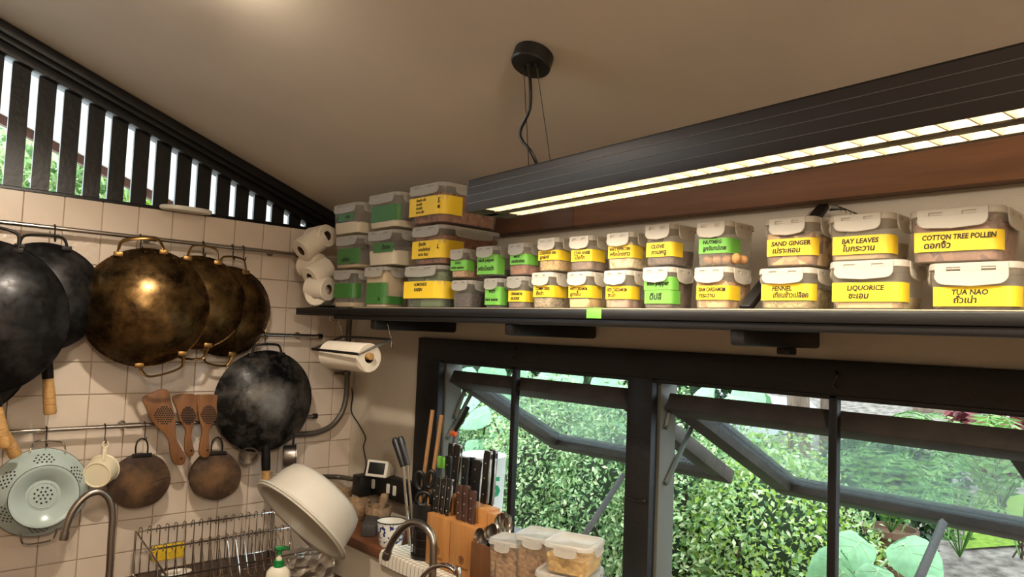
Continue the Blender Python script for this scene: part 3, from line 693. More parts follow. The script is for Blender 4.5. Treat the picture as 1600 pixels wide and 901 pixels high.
spatula(l3_, [(556, 155), (590, 148), (650, 146), (696, 154), (700, 200), (694, 260), (676, 310), (650, 345), (636, 390), (636, 450), (643, 505), (628, 545), (595, 548), (572, 520), (578, 450), (590, 390), (588, 350), (574, 310), (564, 250)], .080, (632, 275, 50, 58, 5, .003))
# ---------------- white lid on the ledge under the lattice
c = WP(285, 328, -.01)
b = NB(); lathe(b, [(0, 0), (.095, 0), (.100, .004), (.100, .012), (.096, .016), (.02, .018), (0, .018)], 48, Matrix.Translation((.035, c.y, TILE_TOP+.0)) @ Matrix.Diagonal((.5, 1, 1, 1))); o = obj('oval_lid', b, 'enamel_white'); recentre(o); tag(o, 'white oval lid lying on the ledge under the slatted gable', 'lid')
# ------------------------------------------------------------------ shelf and what stands on it
mat('shelf_black', (14, 11, 10), .45, var=.3, scale=10, bump=.05, stretch=(.5, 5, 5))
mat('shelf_edge', (190, 176, 150), .45, .3)
mat('tape_green', (116, 190, 76), .5)
mat('tape_yellow', (244, 206, 48), .5)
mat('tape_dark_green', (62, 116, 50), .5)
mat('ink', (40, 34, 24), .7)
plastic('box_clear', (225, 222, 214), .20, .18)
plastic('box_milky', (232, 226, 214), .26, .22)
plastic('lid_white', (236, 230, 218), .84, .35)
plastic('lid_clear', (226, 222, 214), .52, .25)
mat('paper', (226, 214, 196), .9, var=.03, scale=30, bump=.1, bscale=120)
mat('card_core', (70, 48, 32), .9)
mat('core_dark', (34, 24, 18), .9)
SHY, SHZ = -.40, 1.820
x_l = at(462, 484, 1, SHY).x
sh = thing('wall_shelf', 'long dark wooden shelf on the window wall carrying the spice boxes', 'shelf', (1.8, -.2, SHZ-.05))
b = NB(); box(b, (x_l, SHY+.012, SHZ-.03), (3.4, -.001, SHZ-.001), .002); obj('board', b, 'shelf_black', sh, True)
b = NB(); box(b, (x_l, SHY, SHZ-.026), (3.4, SHY+.018, SHZ), .004); obj('front_edge', b, 'shelf_black', sh, True)
b = NB(); box(b, (x_l+.3, SHY+.008, SHZ-.044), (3.4, SHY+.03, SHZ-.024), .004); obj('front_moulding', b, 'shelf_black', sh, True)
b = NB(); box(b, (x_l+.45, SHY+.0015, SHZ-.0005), (3.4, SHY+.016, SHZ+.0022), .0008); obj('edge_strip', b, 'shelf_edge', sh, True, label='pale strip along the top front edge')
b = NB(); prism(b, [(SHY, SHZ-.03), (SHY+.02, SHZ+.0), (-.20, SHZ+.022), (-.20, SHZ-.03)], x_l-.004, x_l+.012, basis((0, 1, 0), (0, 0, 1), (1, 0, 0), (0, 0, 0)), bev=.002); obj('end_cheek', b, 'shelf_black', sh, True)
for px in (582, 794, 1151):
    x = at(px, 505, 1, SHY+.02).x
    b = NB(); box(b, (x-.018, SHY+.02, SHZ-.078), (x+.018, -.001, SHZ-.031), .008); br = obj('bracket_arm', b, 'shelf_black', sh, True)
    if px == 1151:
        b = NB(); box(b, (x-.02, -.16, SHZ-.095), (x+.014, -.12, SHZ-.078), .004); obj('bracket_block', b, 'shelf_black', br, True)
b = NB(); p = at(1163, 476, 1, SHY+.03); p.z = SHZ+.004; q = at(1286, 322, 1, -.03); M = rodM(p, q)
zz = (q-p).normalized(); xx = V((1, 0, 0)); xx = (xx - zz*xx.dot(zz)).normalized(); M = basis(xx, zz.cross(xx), zz, p)
box(b, (-.012, -.008, 0), (.016, .008, (q-p).length), .003, M); o = obj('brace', b, 'shelf_black', sh, True)
b = NB()
for k in range(6):
    a = q + V((.02, -.01, -.015)); e = V((.03+.012*k, -.01, .004-.006*k)); tube(b, catmull([a, a+e*.5+V((0, 0, .01)), a+e, a+e+V((.004, 0, -.010))], 4), .0008, 5)
obj('frayed_cord', b, 'core_dark', sh, True, kind='stuff')
b = NB(); c0, c1 = at(917, 482, 1, SHY), at(940, 482, 1, SHY); box(b, (c0.x, SHY-.0012, SHZ-.024), (c1.x, SHY, SHZ+.0035), .0004); box(b, (c0.x, SHY-.0012, SHZ+.0023), (c1.x, SHY+.03, SHZ+.0035), .0004); o = obj('tape_marker', b, 'tape_green'); recentre(o); tag(o, 'bright green tape stuck on the shelf front edge', 'tape')

grains('g_dark', [(52, 40, 42), (80, 62, 60), (40, 30, 32)], 120)
grains('g_sesame', [(200, 156, 110), (222, 180, 132), (170, 120, 80)], 160)
grains('g_black', [(30, 26, 26), (52, 46, 44), (20, 18, 18)], 130)
grains('g_mace', [(150, 92, 62), (190, 128, 90), (120, 66, 42)], 55)
grains('g_coriander', [(206, 164, 92), (226, 190, 118), (170, 126, 66)], 130)
grains('g_anise', [(122, 92, 78), (150, 116, 96), (90, 64, 54)], 60)
grains('g_pepper', [(226, 202, 150), (240, 222, 178), (190, 160, 112)], 95)
grains('g_clove', [(84, 60, 50), (116, 86, 70), (56, 38, 32)], 95)
grains('g_ginger', [(216, 176, 116), (236, 204, 150), (170, 120, 76), (130, 90, 66)], 42)
grains('g_leaf', [(190, 160, 110), (214, 184, 132), (150, 118, 82)], 26)
grains('g_pollen', [(150, 104, 82), (176, 128, 100), (110, 74, 60)], 60)
grains('g_cumin', [(160, 140, 104), (186, 164, 124), (126, 108, 80)], 150)
grains('g_chunk', [(222, 180, 104), (240, 206, 136), (176, 128, 70)], 34)
grains('g_red', [(170, 130, 108), (198, 160, 136), (140, 100, 84)], 45)
grains('g_longpepper', [(96, 70, 50), (130, 98, 70), (66, 46, 34)], 50)
grains('g_siam', [(216, 168, 106), (236, 196, 138), (178, 118, 74)], 58)
grains('g_fennel', [(186, 164, 96), (208, 186, 120), (150, 126, 74)], 130)
grains('g_stick', [(224, 192, 132), (240, 214, 160), (190, 150, 96)], 30)
grains('g_shred', [(140, 84, 56), (170, 108, 74), (100, 56, 38)], 70)
grains('g_green', [(62, 92, 60), (120, 140, 88), (44, 64, 46)], 24, bump=.4)
mat('g_powder', (236, 222, 196), .9, var=.04, scale=20)
mat('g_beige', (200, 176, 140), .9, var=.08, scale=10)
grains('g_flake', [(150, 108, 66), (176, 132, 84), (120, 82, 50)], 80)
grains('g_gold', [(206, 160, 84), (224, 184, 108), (170, 124, 60)], 70)
TAPE = {'y': 'tape_yellow', 'g': 'tape_green', 'd': 'tape_dark_green'}
def ring_at(w, d, r, z, n=4): return [(x, y, z) for x, y in rrect(w, d, r, n)]
def clip_mesh(bm, cw, ch, M, slots=2):
    """flap with two slots: local x across, y up (0 at the hinge), z out"""
    t = .0026; ys0, ys1 = -ch*.15, -ch*.33; sw = cw*.10
    xs = [-cw/2, -cw*.24-sw, -cw*.24+sw, cw*.24-sw, cw*.24+sw, cw/2] if slots else [-cw/2, cw/2]
    box(bm, (-cw/2, ys0, 0), (cw/2, 0, t), 0, M)
    for i in range(0, len(xs), 2): box(bm, (xs[i], ys1, 0), (xs[i+1], ys0, t), 0, M)
    r = min(ch*.4, cw*.2)
    poly = [(-cw/2, ys1), (cw/2, ys1)] + [(cw/2-r+r*math.cos(-a), -ch*.92+r+r*math.sin(-a)) for a in (0, .4, .8, 1.2, PI/2)]
    poly += [(0, -ch)] + [(-cw/2+r-r*math.cos(a), -ch*.92+r-r*math.sin(a)) for a in (PI/2, 1.2, .8, .4, 0)]
    prism(bm, poly[::-1], 0, t*.8, M)
    rim = [V((p[0], p[1], t)) for p in poly[2:]]
    b2 = NB(); tube(b2, rim, .0011, 5); bmesh.ops.transform(b2, matrix=M, verts=b2.verts); merge(bm, b2)
def storage_box(label, xc, yc, z0, w, d, h, lidm, bodym, cw=None, strip=None, lines=(), content=None, clabel=None, rot=0, group='clip-lid storage boxes on the shelf', cat='storage box', big=False, cdw=.62, lipd=None):
    M = Matrix.Translation((xc, yc, z0)) @ Matrix.Rotation(rot, 4, 'Z')
    t = thing('storage_box', label, cat, M, group)
    lh = min(.013, h*.14); r = min(w, d)*.16; tp = .95
    def sc_at(z): return tp + (1-tp)*z/(h-lh)
    b = NB(); loft(b, [ring_at(w*tp*.95, d*tp*.95, r, .0005), ring_at(w*tp*.985, d*tp*.985, r, .003), ring_at(w*tp, d*tp, r, .008), ring_at(w, d, r, h-lh)], True, False); obj('body', b, bodym, t, angle=50)
    e = .0065
    b = NB(); loft(b, [ring_at(w+e, d+e, r+e/2, h-lh), ring_at(w+e, d+e, r+e/2, h-.003), ring_at(w+e-.004, d+e-.004, r+.001, h), ring_at(w-.014, d-.014, r*.8, h), ring_at(w-.019, d-.019, r*.7, h-.003)]); lid = obj('lid', b, lidm, t, angle=50)
    b = NB(); tube(b, ring_at(w+e, d+e, r+e/2, h-lh+.001), .0013, 5, closed=True); obj('lid_rim', b, lidm, lid)
    ch = min(.036, h*.36) if not lipd else lipd; cw = cw or w*.66; cwd = d*cdw
    for (dx_, dy_, ww, an) in ((0, -(d+e)/2, cw, 0), ((w+e)/2, 0, cwd, PI/2), (-(w+e)/2, 0, cwd, -PI/2)):
        b = NB(); Mc_ = Matrix.Translation((dx_, dy_, h-.002)) @ Matrix.Rotation(an, 4, 'Z') @ Matrix.Rotation(PI/2, 4, 'X') @ Matrix.Rotation(-.05, 4, 'X'); clip_mesh(b, ww, ch, Mc_); obj('clip', b, lidm, t)
    if strip:
        for (ck, zl, zh, xa, xb) in strip:     # xa, xb along the front from its left edge; past the front it runs round the corner
            b = NB(); off = .0012
            s = sc_at((zl+zh)/2); W2, D2, r2 = w*s/2+off, d*s/2+off, r+off
            path = []
            n = 10
            def pt(u):
                lf = 2*W2-r2
                if u <= lf: return V((-W2+u, -D2))
                u -= lf; arc = r2*PI/2
                if u <= arc: a = u/r2; return V((W2-r2+r2*math.sin(a), -D2+r2-r2*math.cos(a)))
                return V((W2, -D2+r2+(u-arc)))
            us = [xa+(xb-xa)*k/14 for k in range(15)]
            lo = [b.verts.new((*pt(u), zl)) for u in us]; hi = [b.verts.new((*pt(u), zh)) for u in us]
            lo2 = [b.verts.new((*(pt(u)*1.004), zl)) for u in us]; hi2 = [b.verts.new((*(pt(u)*1.004), zh)) for u in us]
            for A_, B_ in ((lo2, hi2), (hi, lo)):
                for k in range(14): b.faces.new((A_[k], A_[k+1], B_[k+1], B_[k]))
            for A_, B_ in ((lo, lo2), (hi2, hi)):
                for k in range(14): b.faces.new((A_[k], A_[k+1], B_[k+1], B_[k]))
            lab = obj('label', b, TAPE[ck], t)
            fy = -(d*s/2+off)*1.004-.0004
            for (s_, fx, fz, fs, ak) in [l for l in lines if l[4] == ck+str(strip.index((ck, zl, zh, xa, xb)))]:
                me = text_mesh(s_, (zh-zl)*fs, 'ink', weight=.0003)
                tw = max(v.co.x for v in me.vertices); room = (1-fx)*w*.94-xa
                if tw > room: me.transform(Matrix.Diagonal((room/tw, 1, 1, 1)))
                o = put('lettering', me, lab, Matrix.Translation((-w*s/2+xa+fx*w, fy, zl+(zh-zl)*fz)) @ Matrix.Rotation(PI/2, 4, 'X'))
    if content:
        gm_, fill, desc = content
        fh = (h-lh)*fill; s1 = sc_at(fh)*.965; s0 = tp*.93; b = NB(); rnd = random.Random(label)
        n = 9
        R0 = ring_at(w*s0, d*s0, r*.8, .004); R1 = ring_at(w*(s0+s1)/2, d*(s0+s1)/2, r*.85, fh*.5)
        top = []
        for (x, y) in rrect(w*s1, d*s1, r*.85): top.append((x, y, fh*(1+.10*rnd.uniform(-1, 1)*(0 if fill > .9 else 1))))
        rings = [R0, R1, top]
        for f in (.7, .4, .15): rings.append([(p[0]*f, p[1]*f, fh*(1.04+.12*rnd.uniform(-.6, 1))) for p in top])
        loft(b, rings); b.transform(M); o = obj('contents', b, gm_, angle=60); recentre(o); tag(o, desc, 'food', None, 'stuff')
    return t
YF = SHY+.025
def shelf_box(key, lidL, cL, cR, ytop, ybot, name, dep=None, lid='lid_white', body='box_milky', strip=None, lines=(), content=None, yf=YF, lipd=None, grp='clip-lid storage boxes on the shelf'):
    x0 = at(lidL, (ytop+ybot)/2, 1, yf).x; xcn = at((cL+cR)/2, ytop, 1, yf).x; w = 2*(xcn-x0)
    cw = at(cR, ytop, 1, yf).x - at(cL, ytop, 1, yf).x
    z0 = SHZ+.0025 if ybot is None or ybot >= 470 else at(lidL, ybot, 1, yf).z
    zt = at(lidL+2, ytop, 1, yf).z; h = zt-z0; d = dep or w
    st = []
    for (ck, ya, yb, pa, pb) in (strip or []):
        zh = at(lidL, ya, 1, yf).z-z0; zl = at(lidL, yb, 1, yf).z-z0
        xa = at(pa, ya, 1, yf).x-x0; xb = at(pb, ya, 1, yf).x-x0
        st.append((ck, zl, zh, max(xa, .002), xb))
    ct = (content[0], content[1], f'{content[2]} inside {name}') if content else None
    return storage_box(name, xcn, yf+d/2, z0, w-.005, d-.004, h, lid, body, min(cw, w*.8), st, lines, ct, lipd=lipd, group=grp)
def L2(a, b_, ck='y0', fx=.12): return [(a, fx, .70, .36, ck), (b_, fx+.02, .30, .44, ck)]
SB = shelf_box
# left block, three high
LB = dict(lid='lid_clear', body='box_clear')
SB('c11', 519, 521, 551, 423, 477, 'clear box with green label, bottom left of the left block beside the paper rolls', .11, strip=[('d', 443, 465, 521, 556)], content=('g_beige', .15, 'thin beige layer'), **LB)
SB('c12', 567, 568, 602, 418, 477, 'clear box with two-part green label, bottom middle of the left block', .12, strip=[('d', 442, 462, 572, 601), ('d', 462, 474, 570, 616)], content=('g_beige', .9, 'pale yellow packets'), lines=[('ถั่ว', .55, .5, .6, 'd1')], **LB)
SB('c13', 628, 630, 686, 417, 477, 'clear box with yellow label ALMONDS RAISIN in the left block', .27, strip=[('y', 440, 466, 629, 708)], lines=[('ALMONDS', .28, .80, .26, 'y0'), ('RAISIN', .29, .50, .26, 'y0')], content=('g_green', .92, 'green bags of nuts'), **LB)
SB('c21', 522, 524, 560, 371, 420, 'clear box with large green label, left end of the middle layer of the left block', .11, strip=[('d', 390, 413, 526, 559)], lines=[('แป้งข้าว', .2, .25, .32, 'd0')], content=('g_beige', .12, 'beige flakes'), **LB)
SB('c22', 571, 573, 616, 363, 416, 'clear box half full of white powder in the middle of the left block', .13, strip=[('d', 382, 396, 582, 612)], lines=[('น้ำตาล', .3, .5, .6, 'd0')], content=('g_powder', .45, 'white powder'), **LB)
SB('c23', 640, 642, 690, 356, 414, 'clear box with yellow label marked L in the left block', .27, strip=[('y', 378, 405, 642, 712)], lines=[('กุ้งแห้ง', .2, .80, .24, 'y0'), ('อบแห้งใหญ่', .2, .5, .24, 'y0'), ('ขนาด ใหญ่', .2, .22, .22, 'y0'), ('L', .78, .62, .36, 'y0')], content=('g_shred', .85, 'brown dried shrimp'), **LB)
SB('c31', 519, 521, 559, 322, 368, 'clear box with small green label on cream powder, top left of the left block', .11, strip=[('d', 337, 348, 527, 552)], lines=[('เกลือ', .3, .5, .55, 'd0')], content=('g_powder', .42, 'cream powder'), **LB)
SB('c32', 573, 575, 619, 307, 359, 'clear box with large blank green label, top middle of the left block', .13, strip=[('d', 325, 349, 579, 621)], content=('g_powder', .22, 'thin cream layer'), **LB)
SB('c33', 636, 638, 690, 293, 352, 'clear box with yellow label marked S M on top of the left block', .27, strip=[('y', 312, 340, 638, 710)], lines=[('กุ้งแห้ง เล็ก', .2, .84, .19, 'y0'), ('อบแห้ง', .2, .63, .19, 'y0'), ('ปลาเล็ก', .2, .42, .19, 'y0'), ('ขนาด เล็ก', .2, .2, .19, 'y0'), ('S', .82, .70, .36, 'y0'), ('M', .82, .36, .26, 'y0')], content=('g_shred', .8, 'reddish brown dried shrimp'), **LB)
# two long rows of spice boxes
MB_ = dict(lid='lid_clear', body='box_clear')
SB('b1', 704, 705, 734, 438, 480, 'clear box of dark seeds without a label in the lower row', .09, content=('g_dark', .6, 'dark brown seeds'), **MB_)
SB('b2', 755, 756, 780, 435, 480, 'clear box labelled black sesame in green', .09, strip=[('g', 448, 476, 757, 789)], lines=[('งาดำ', .25, .74, .26, 'g0'), ('black sesame', .02, .30, .24, 'g0')], content=('g_black', .6, 'black sesame'), **MB_)
SB('b3', 790, 791, 818, 432, 480, 'clear box labelled CINNAMON in yellow', .09, strip=[('y', 454, 471, 793, 830)], lines=L2('CINNAMON', 'อบเชย'), content=('g_anise', .35, 'cinnamon pieces'), lid='lid_clear')
SB('b4', 829, 831, 860, 426, 480, 'clear box labelled CUMIN in yellow', .1, strip=[('y', 446, 464, 832, 884)], lines=L2('CUMIN SEED', 'ยี่หร่า'), content=('g_cumin', .55, 'cumin seeds'))
SB('b5', 884, 886, 919, 425, 480, 'clear box labelled WHITE CARDAMOM in yellow', .1, strip=[('y', 446, 465, 887, 941)], lines=L2('WHITE CARDAMOM', 'ลูกเอ็น', fx=.05), content=('g_chunk', .3, 'pale cardamom pods'))
SB('b6', 941, 943, 981, 423, 480, 'clear box labelled RED CARDAMOM in yellow', .105, strip=[('y', 447, 467, 945, 1001)], lines=L2('RED CARDAMOM', 'ชะโก', fx=.05), content=('g_red', .33, 'reddish cardamom pods'))
SB('t1', 702, 703, 727, 390, 434, 'clear box labelled white sesame in green', .085, strip=[('g', 407, 423, 703, 737)], lines=[('งาขาว', .3, .72, .36, 'g0'), ('white sesame', .05, .28, .34, 'g0')], content=('g_sesame', .36, 'white sesame'), **MB_)
SB('t2', 742, 744, 773, 386, 432, 'clear box labelled black pepper in green', .095, strip=[('g', 399, 429, 745, 784)], lines=[('black pepper', .03, .72, .25, 'g0'), ('พริกไทยดำ', .04, .28, .28, 'g0')], content=('g_black', .3, 'black peppercorns'), **MB_)
SB('t3', 792, 794, 821, 381, 430, 'clear box labelled MACE in green', .09, strip=[('g', 398, 414, 796, 838)], lines=[('MACE', .2, .75, .30, 'g0'), ('ดอกจันทน์เทศ', .06, .32, .40, 'g0')], content=('g_mace', .72, 'reddish brown mace'), lid='lid_clear')
SB('t4', 838, 840, 870, 373, 424, 'clear box labelled CORIANDER SEED in yellow', .1, strip=[('y', 392, 407, 840, 889)], lines=L2('CORIANDER SEED', 'ลูกผักชี', fx=.05), content=('g_coriander', .72, 'golden coriander seeds'))
SB('t5', 887, 889, 923, 370, 423, 'clear box labelled STAR ANISE in yellow', .1, strip=[('y', 391, 409, 891, 946)], lines=L2('STAR ANISE', 'โป๊ยกั๊ก'), content=('g_anise', .42, 'star anise'))
SB('t6', 945, 947, 986, 365, 421, 'clear box labelled WHITE PEPPERCORN in yellow', .105, strip=[('y', 385, 404, 949, 1006)], lines=L2('WHITE PEPPERCORN', 'พริกไทยขาว', fx=.04), content=('g_pepper', .78, 'cream white peppercorns'))
SB('b7', 1001, 1004, 1046, 418, 481, 'clear box labelled long pepper in green', .11, strip=[('g', 433, 453, 1005, 1062), ('g', 453.5, 474, 1005, 1065)], lines=[('long pepper', .1, .5, .52, 'g0'), ('ดีปลี', .16, .5, .62, 'g1')], content=('g_longpepper', .82, 'brown long peppers'))
SB('t7', 1005, 1007, 1050, 352, 415.5, 'clear box labelled CLOVE in yellow', .11, strip=[('y', 380, 402, 1008, 1070)], lines=L2('CLOVE', 'กานพลู', fx=.16), content=('g_clove', .42, 'dark brown cloves'))
SB('b8', 1081, 1085, 1133, 418, 481, 'clear box labelled SIAM CARDAMOM in yellow', .12, strip=[('y', 446, 468, 1086, 1166)], lines=L2('SIAM CARDAMOM', 'กระวาน', fx=.05), content=('g_siam', .72, 'round tan cardamom pods'))
SB('t8', 1085, 1089, 1135, 348, 416, 'clear box labelled NUTMEG in green', .12, strip=[('g', 374, 397, 1090, 1166)], lines=[('NUTMEG', .12, .74, .34, 'g0'), ('ลูกจันทน์เทศ', .12, .32, .40, 'g0')])
SB('b9', 1181, 1192, 1255, 420, 482, 'clear box labelled FENNEL in yellow', .13, strip=[('y', 444, 469, 1187, 1280)], lines=L2('FENNEL', 'เทียนข้าวเปลือก', fx=.2), content=('g_fennel', .6, 'greenish fennel seeds'))
SB('t9', 1190, 1203, 1258, 343, 417, 'clear box labelled SAND GINGER in yellow', .13, strip=[('y', 375, 401, 1196, 1283)], lines=L2('SAND GINGER', 'เปราะหอม', fx=.08), content=('g_ginger', .74, 'sliced sand ginger'))
SB('b10', 1291, 1304, 1395, 409, 482, 'clear box labelled LIQUORICE in yellow', .14, strip=[('y', 442, 471, 1297, 1432)], lines=L2('LIQUORICE', 'ชะเอม', fx=.2), content=('g_stick', .32, 'pale liquorice sticks'))
SB('t10', 1290, 1304, 1376, 338, 409, 'clear box labelled BAY LEAVES in yellow', .13, strip=[('y', 371, 399, 1298, 1416)], lines=L2('BAY LEAVES', 'ใบกระวาน', fx=.14), content=('g_leaf', .5, 'dried bay leaves'))
SB('b11', 1446, 1460, 1575, 412, 482, 'clear box labelled TUA NAO in yellow', .15, strip=[('y', 448, 478, 1454, 1610)], lines=L2('TUA NAO', 'ถั่วเน่า', fx=.2), content=('g_leaf', .3, 'brown bean discs'), lipd=.04)
SB('t11', 1416, 1433, 1543, 330, 412, 'large clear box labelled COTTON TREE POLLEN in yellow', .16, strip=[('y', 365, 395, 1425, 1577)], lines=L2('COTTON TREE POLLEN', 'ดอกงิ้ว', fx=.08), content=('g_pollen', .88, 'purplish brown dried stamens'))
mat('nutmeg', (206, 156, 98), .6, col2=(176, 120, 70), scale=40, bump=.3)
nb = NB(); ball(nb, (0, 0, 0), .0112, 2, (1.15, 1, .95)); nut_me = mesh_of(nb, 'nutmeg', 'nutmeg')
x0 = at(1090, 420, 1, YF).x; zt0 = at(1085, 416, 1, YF).z
k = 0
for row in range(2):
    for i in range(4-row):
        for j in range(2):
            o = put('nutmeg', nut_me, None, Matrix.Translation((x0+.014+.0235*i+.003*row, YF+.024+.029*j, zt0+.017+.0215*row)) @ Euler((k*.7, k*1.3, k*.4)).to_matrix().to_4x4()); k += 1
            tag(o, 'whole brown nutmeg in the box with the green NUTMEG label', 'nutmeg', 'nutmegs in the green labelled box')
# ---------------- paper rolls
def paper_roll(c, n, r, l, label, name='toilet_roll', core=.42, cat='toilet roll', group='toilet rolls piled at the left end of the shelf'):
    n = V(n).normalized(); M = Matrix.Translation(c) @ (-n).to_track_quat('Z', 'Y').to_matrix().to_4x4()
    t = thing(name, label, cat, M, group)
    rc = r*core
    b = NB(); lathe(b, [(rc, .0), (r-.003, 0), (r, .003), (r, l-.003), (r-.003, l), (rc, l), (rc, 0)], 40); obj('paper', b, 'paper', t)
    b = NB(); lathe(b, [(rc+.0004, .002), (rc+.0004, l-.002), (rc-.0012, l-.002), (rc-.0012, .002), (rc+.0004, .002)], 24); obj('core', b, 'card_core', t)
    b = NB(); lathe(b, [(0, l*.5), (rc-.0013, l*.5)], 24); obj('core_shadow', b, 'core_dark', t) if False else b.free()
    return t
RR = .048
for (px, py, y, n, lb) in ((493, 459, -.385, (.62, -.78, 0), 'standing lowest at the front, face towards the viewer'), (514, 452, -.345, (.93, .30, -.05), 'lowest on the shelf against the stacked boxes'), (502, 414, -.335, (.93, .28, .05), 'second from top beside the boxes'), (512, 368, -.32, (.95, .22, .1), 'topmost beside the upper boxes'), (484, 434, -.40, (.10, -.80, -.5), 'leaning out at middle left of the pile'), (470, 392, -.42, (.05, -.78, -.55), 'large tilted, sticking out at upper left of the pile')):
    big = 'large' in lb
    paper_roll(at(px, py, 1, y), n, RR*(1.06 if big else 1), .10 if not big else .11, 'white toilet roll '+lb)
# ---------------- paper towel on its under-shelf holder
FYR = -.445
fl, fr_ = at(487, 545, 1, FYR), at(560, 553, 1, FYR)
br_ = at(612, 530, 0, fr_.x+.02); bl_ = br_ + V((-(fr_.x-fl.x), 0, 0))
hd = thing('towel_holder', 'dark metal paper towel holder hooked under the shelf', 'towel holder', (fl+fr_)/2)
def bar(p, q, w=.004, h=.010, nm='bar', m='dark_steel'):
    p, q = V(p), V(q); z = (q-p).normalized(); x = V((0, 0, 1)); x = (x-z*x.dot(z)).normalized(); M = basis(x, z.cross(x), z, p)
    b = NB(); box(b, (-h/2, -w/2, 0), (h/2, w/2, (q-p).length), .001, M); return obj(nm, b, m, hd, True)
bar(fl, fr_); bar(fr_, br_, nm='side_bar', m='steel_brushed'); bar(fl, bl_, nm='side_bar'); bar(bl_, br_, nm='back_bar')
for p0, k in ((br_, 1), (bl_, 0)):
    top_ = V((p0.x-.06, SHY+.05, SHZ-.03)); s = V((0, 0, 1))
    b = NB(); tube(b, catmull([top_ + V((0, 0, .004)), top_+V((.0, .002, -.02)), top_+(p0-top_)*.5+V((.012, 0, .02)), p0+V((-.006, -.004, .02)), p0, p0+V((.003, 0, -.03)), p0+V((.02, -.01, -.032)), p0+V((.035, -.02, -.018))], 6), .0026, 8); obj('hook_wire', b, 'steel', hd, True)
cR = at(577, 559, 1, -.37); 
ax_ = V((-1, .10, -.02)).normalized(); LT = (at(505, 549, 1, -.36)-cR).length
paper_roll(cR, (1, .03, .0), .054, .27, 'white paper towel roll on the holder under the shelf', 'paper_towel_roll', .36, 'paper towel', None)
b = NB(); nn = V((1, .03, 0)).normalized(); lathe(b, [(0, 0), (.013, 0), (.0135, .03), (.013, .06), (0, .06)], 20, rodM(cR+nn*.012+V((0, 0, .006)), cR-nn*.1+V((0, 0, .006)))); o = obj('wooden_dowel', b, 'handle_wood'); recentre(o); tag(o, 'round wooden dowel end inside the paper towel roll', 'dowel')
# ---------------- pipes and cable in the corner
PX = .035
mat('pipe_grey', (92, 86, 78), .4, .5)
pts = [V((PX, at(546, 500, 0, PX).y, SHZ+.3))] + [at(a, c_, 0, PX) for a, c_ in ((546, 500), (543, 560), (541.5, 612), (535, 642), (519, 664), (496, 675), (470, 678), (430, 680))]
pp = thing('conduit_pipe', 'dark metal pipe coming down the corner and bending along the tiled wall', 'pipe', pts[-1])
b = NB(); tube(b, [pts[0], pts[1]] + catmull(pts[1:], 7)[1:], .0125, 14); obj('pipe', b, 'pipe_grey', pp, True)
c = at(541.5, 583, 0, PX); b = NB(); lathe(b, [(0, 0), (.019, 0), (.019, .018), (0, .018)], 20, Matrix.Translation(c-V((0, 0, .009)))); box(b, (.0, c.y-.045, c.z-.007), (.03, c.y-.01, c.z+.007), .003); obj('pipe_clamp', b, 'pipe_grey', pp, True)
pts = [at(430, 745, 0, .04), at(490, 744.5, 0, .04), at(530, 745, 0, .04), at(560, 750, 1, -.05)]
b = NB(); tube(b, catmull(pts, 8), .011, 12); o = obj('hose', b, 'pipe_grey'); recentre(o); tag(o, 'dark flexible hose running behind the white basin to the sockets', 'hose')
pts = [at(a, c_, 1, -.006) for a, c_ in ((548, 500), (546, 585), (551, 615), (549, 642), (561, 663), (571, 683), (568, 698), (572, 722), (570, 738))]
b = NB(); tube(b, catmull(pts, 6), .0028, 7); o = obj('power_cable', b, 'black_plastic'); recentre(o); tag(o, 'thin black cable hanging down the corner to the charger', 'cable')
# ------------------------------------------------------------------ dish rack, basin, taps
def wires(bm, segs, r, seg=6):
    for p in segs: tube(bm, p, r, seg)
LZ = .94
rk_ = thing('dish_rack', 'chrome wire dish rack standing on the counter by the tiled wall', 'dish rack', (.28, -.68, .776))
XB, XM, XF = .075, .25, .44
zb_ = at(215, 830, 0, XB).z; zm_ = at(240, 858, 0, XM).z; zf_ = at(275, 900, 0, XF).z
ya = at(212, 832, 0, XB).y; yb = at(428, 797, 0, XB).y
ZF = .80
for (x, z, nm) in ((XB, zb_, 'rear_rail'), (XM, zm_, 'middle_rail'), (XF, zf_, 'front_rail')):
    b = NB(); tube(b, [V((x, ya, z)), V((x, yb, z))], .0034, 8); obj(nm, b, 'chrome', rk_, True)
for x in (XB, XM, XF):
    b = NB(); tube(b, [V((x, ya, ZF)), V((x, yb, ZF))], .0034, 8); obj('base_rail', b, 'chrome', rk_, True)
for y in (ya, yb):
    b = NB(); tube(b, [V((XB, y, ZF)), V((XB, y, zb_)), V((XF, y, zf_)), V((XF, y, ZF)), V((XB, y, ZF))], .004, 8); obj('end_frame', b, 'chrome', rk_, True)
for y in (ya+.01, yb-.01):
    for x in (XB, XF):
        b = NB(); lathe(b, [(0, 0), (.008, 0), (.006, .024), (0, .024)], 10, Matrix.Translation((x, y, .776))); obj('foot', b, 'black_plastic', rk_, True)
nw = 17
for k in range(nw):
    y = ya + (yb-ya)*(k+.5)/nw
    for x, z, nm in ((XB, zb_, 'rear_loop'), (XM, zm_, 'middle_loop')):
        b = NB(); g = .0062
        arch = [V((x+.002, y+g, ZF)), V((x+.002, y+g, z+.004))] + [V((x+.002, y+g*math.cos(a), z+.004+g*1.7*math.sin(a))) for a in (PI*.2, PI*.4, PI*.6, PI*.8)] + [V((x+.002, y-g, z+.004)), V((x+.002, y-g, z-.012))]
        tube(b, arch, .0021, 6); obj(nm, b, 'chrome', rk_, True)
    b = NB(); tube(b, [V((XM+.01, y, zm_-.01)), V((XF-.12, y, ZF+.004)), V((XF, y, ZF+.004)), V((XF, y, zf_))], .002, 6); obj('base_wire', b, 'chrome', rk_, True)
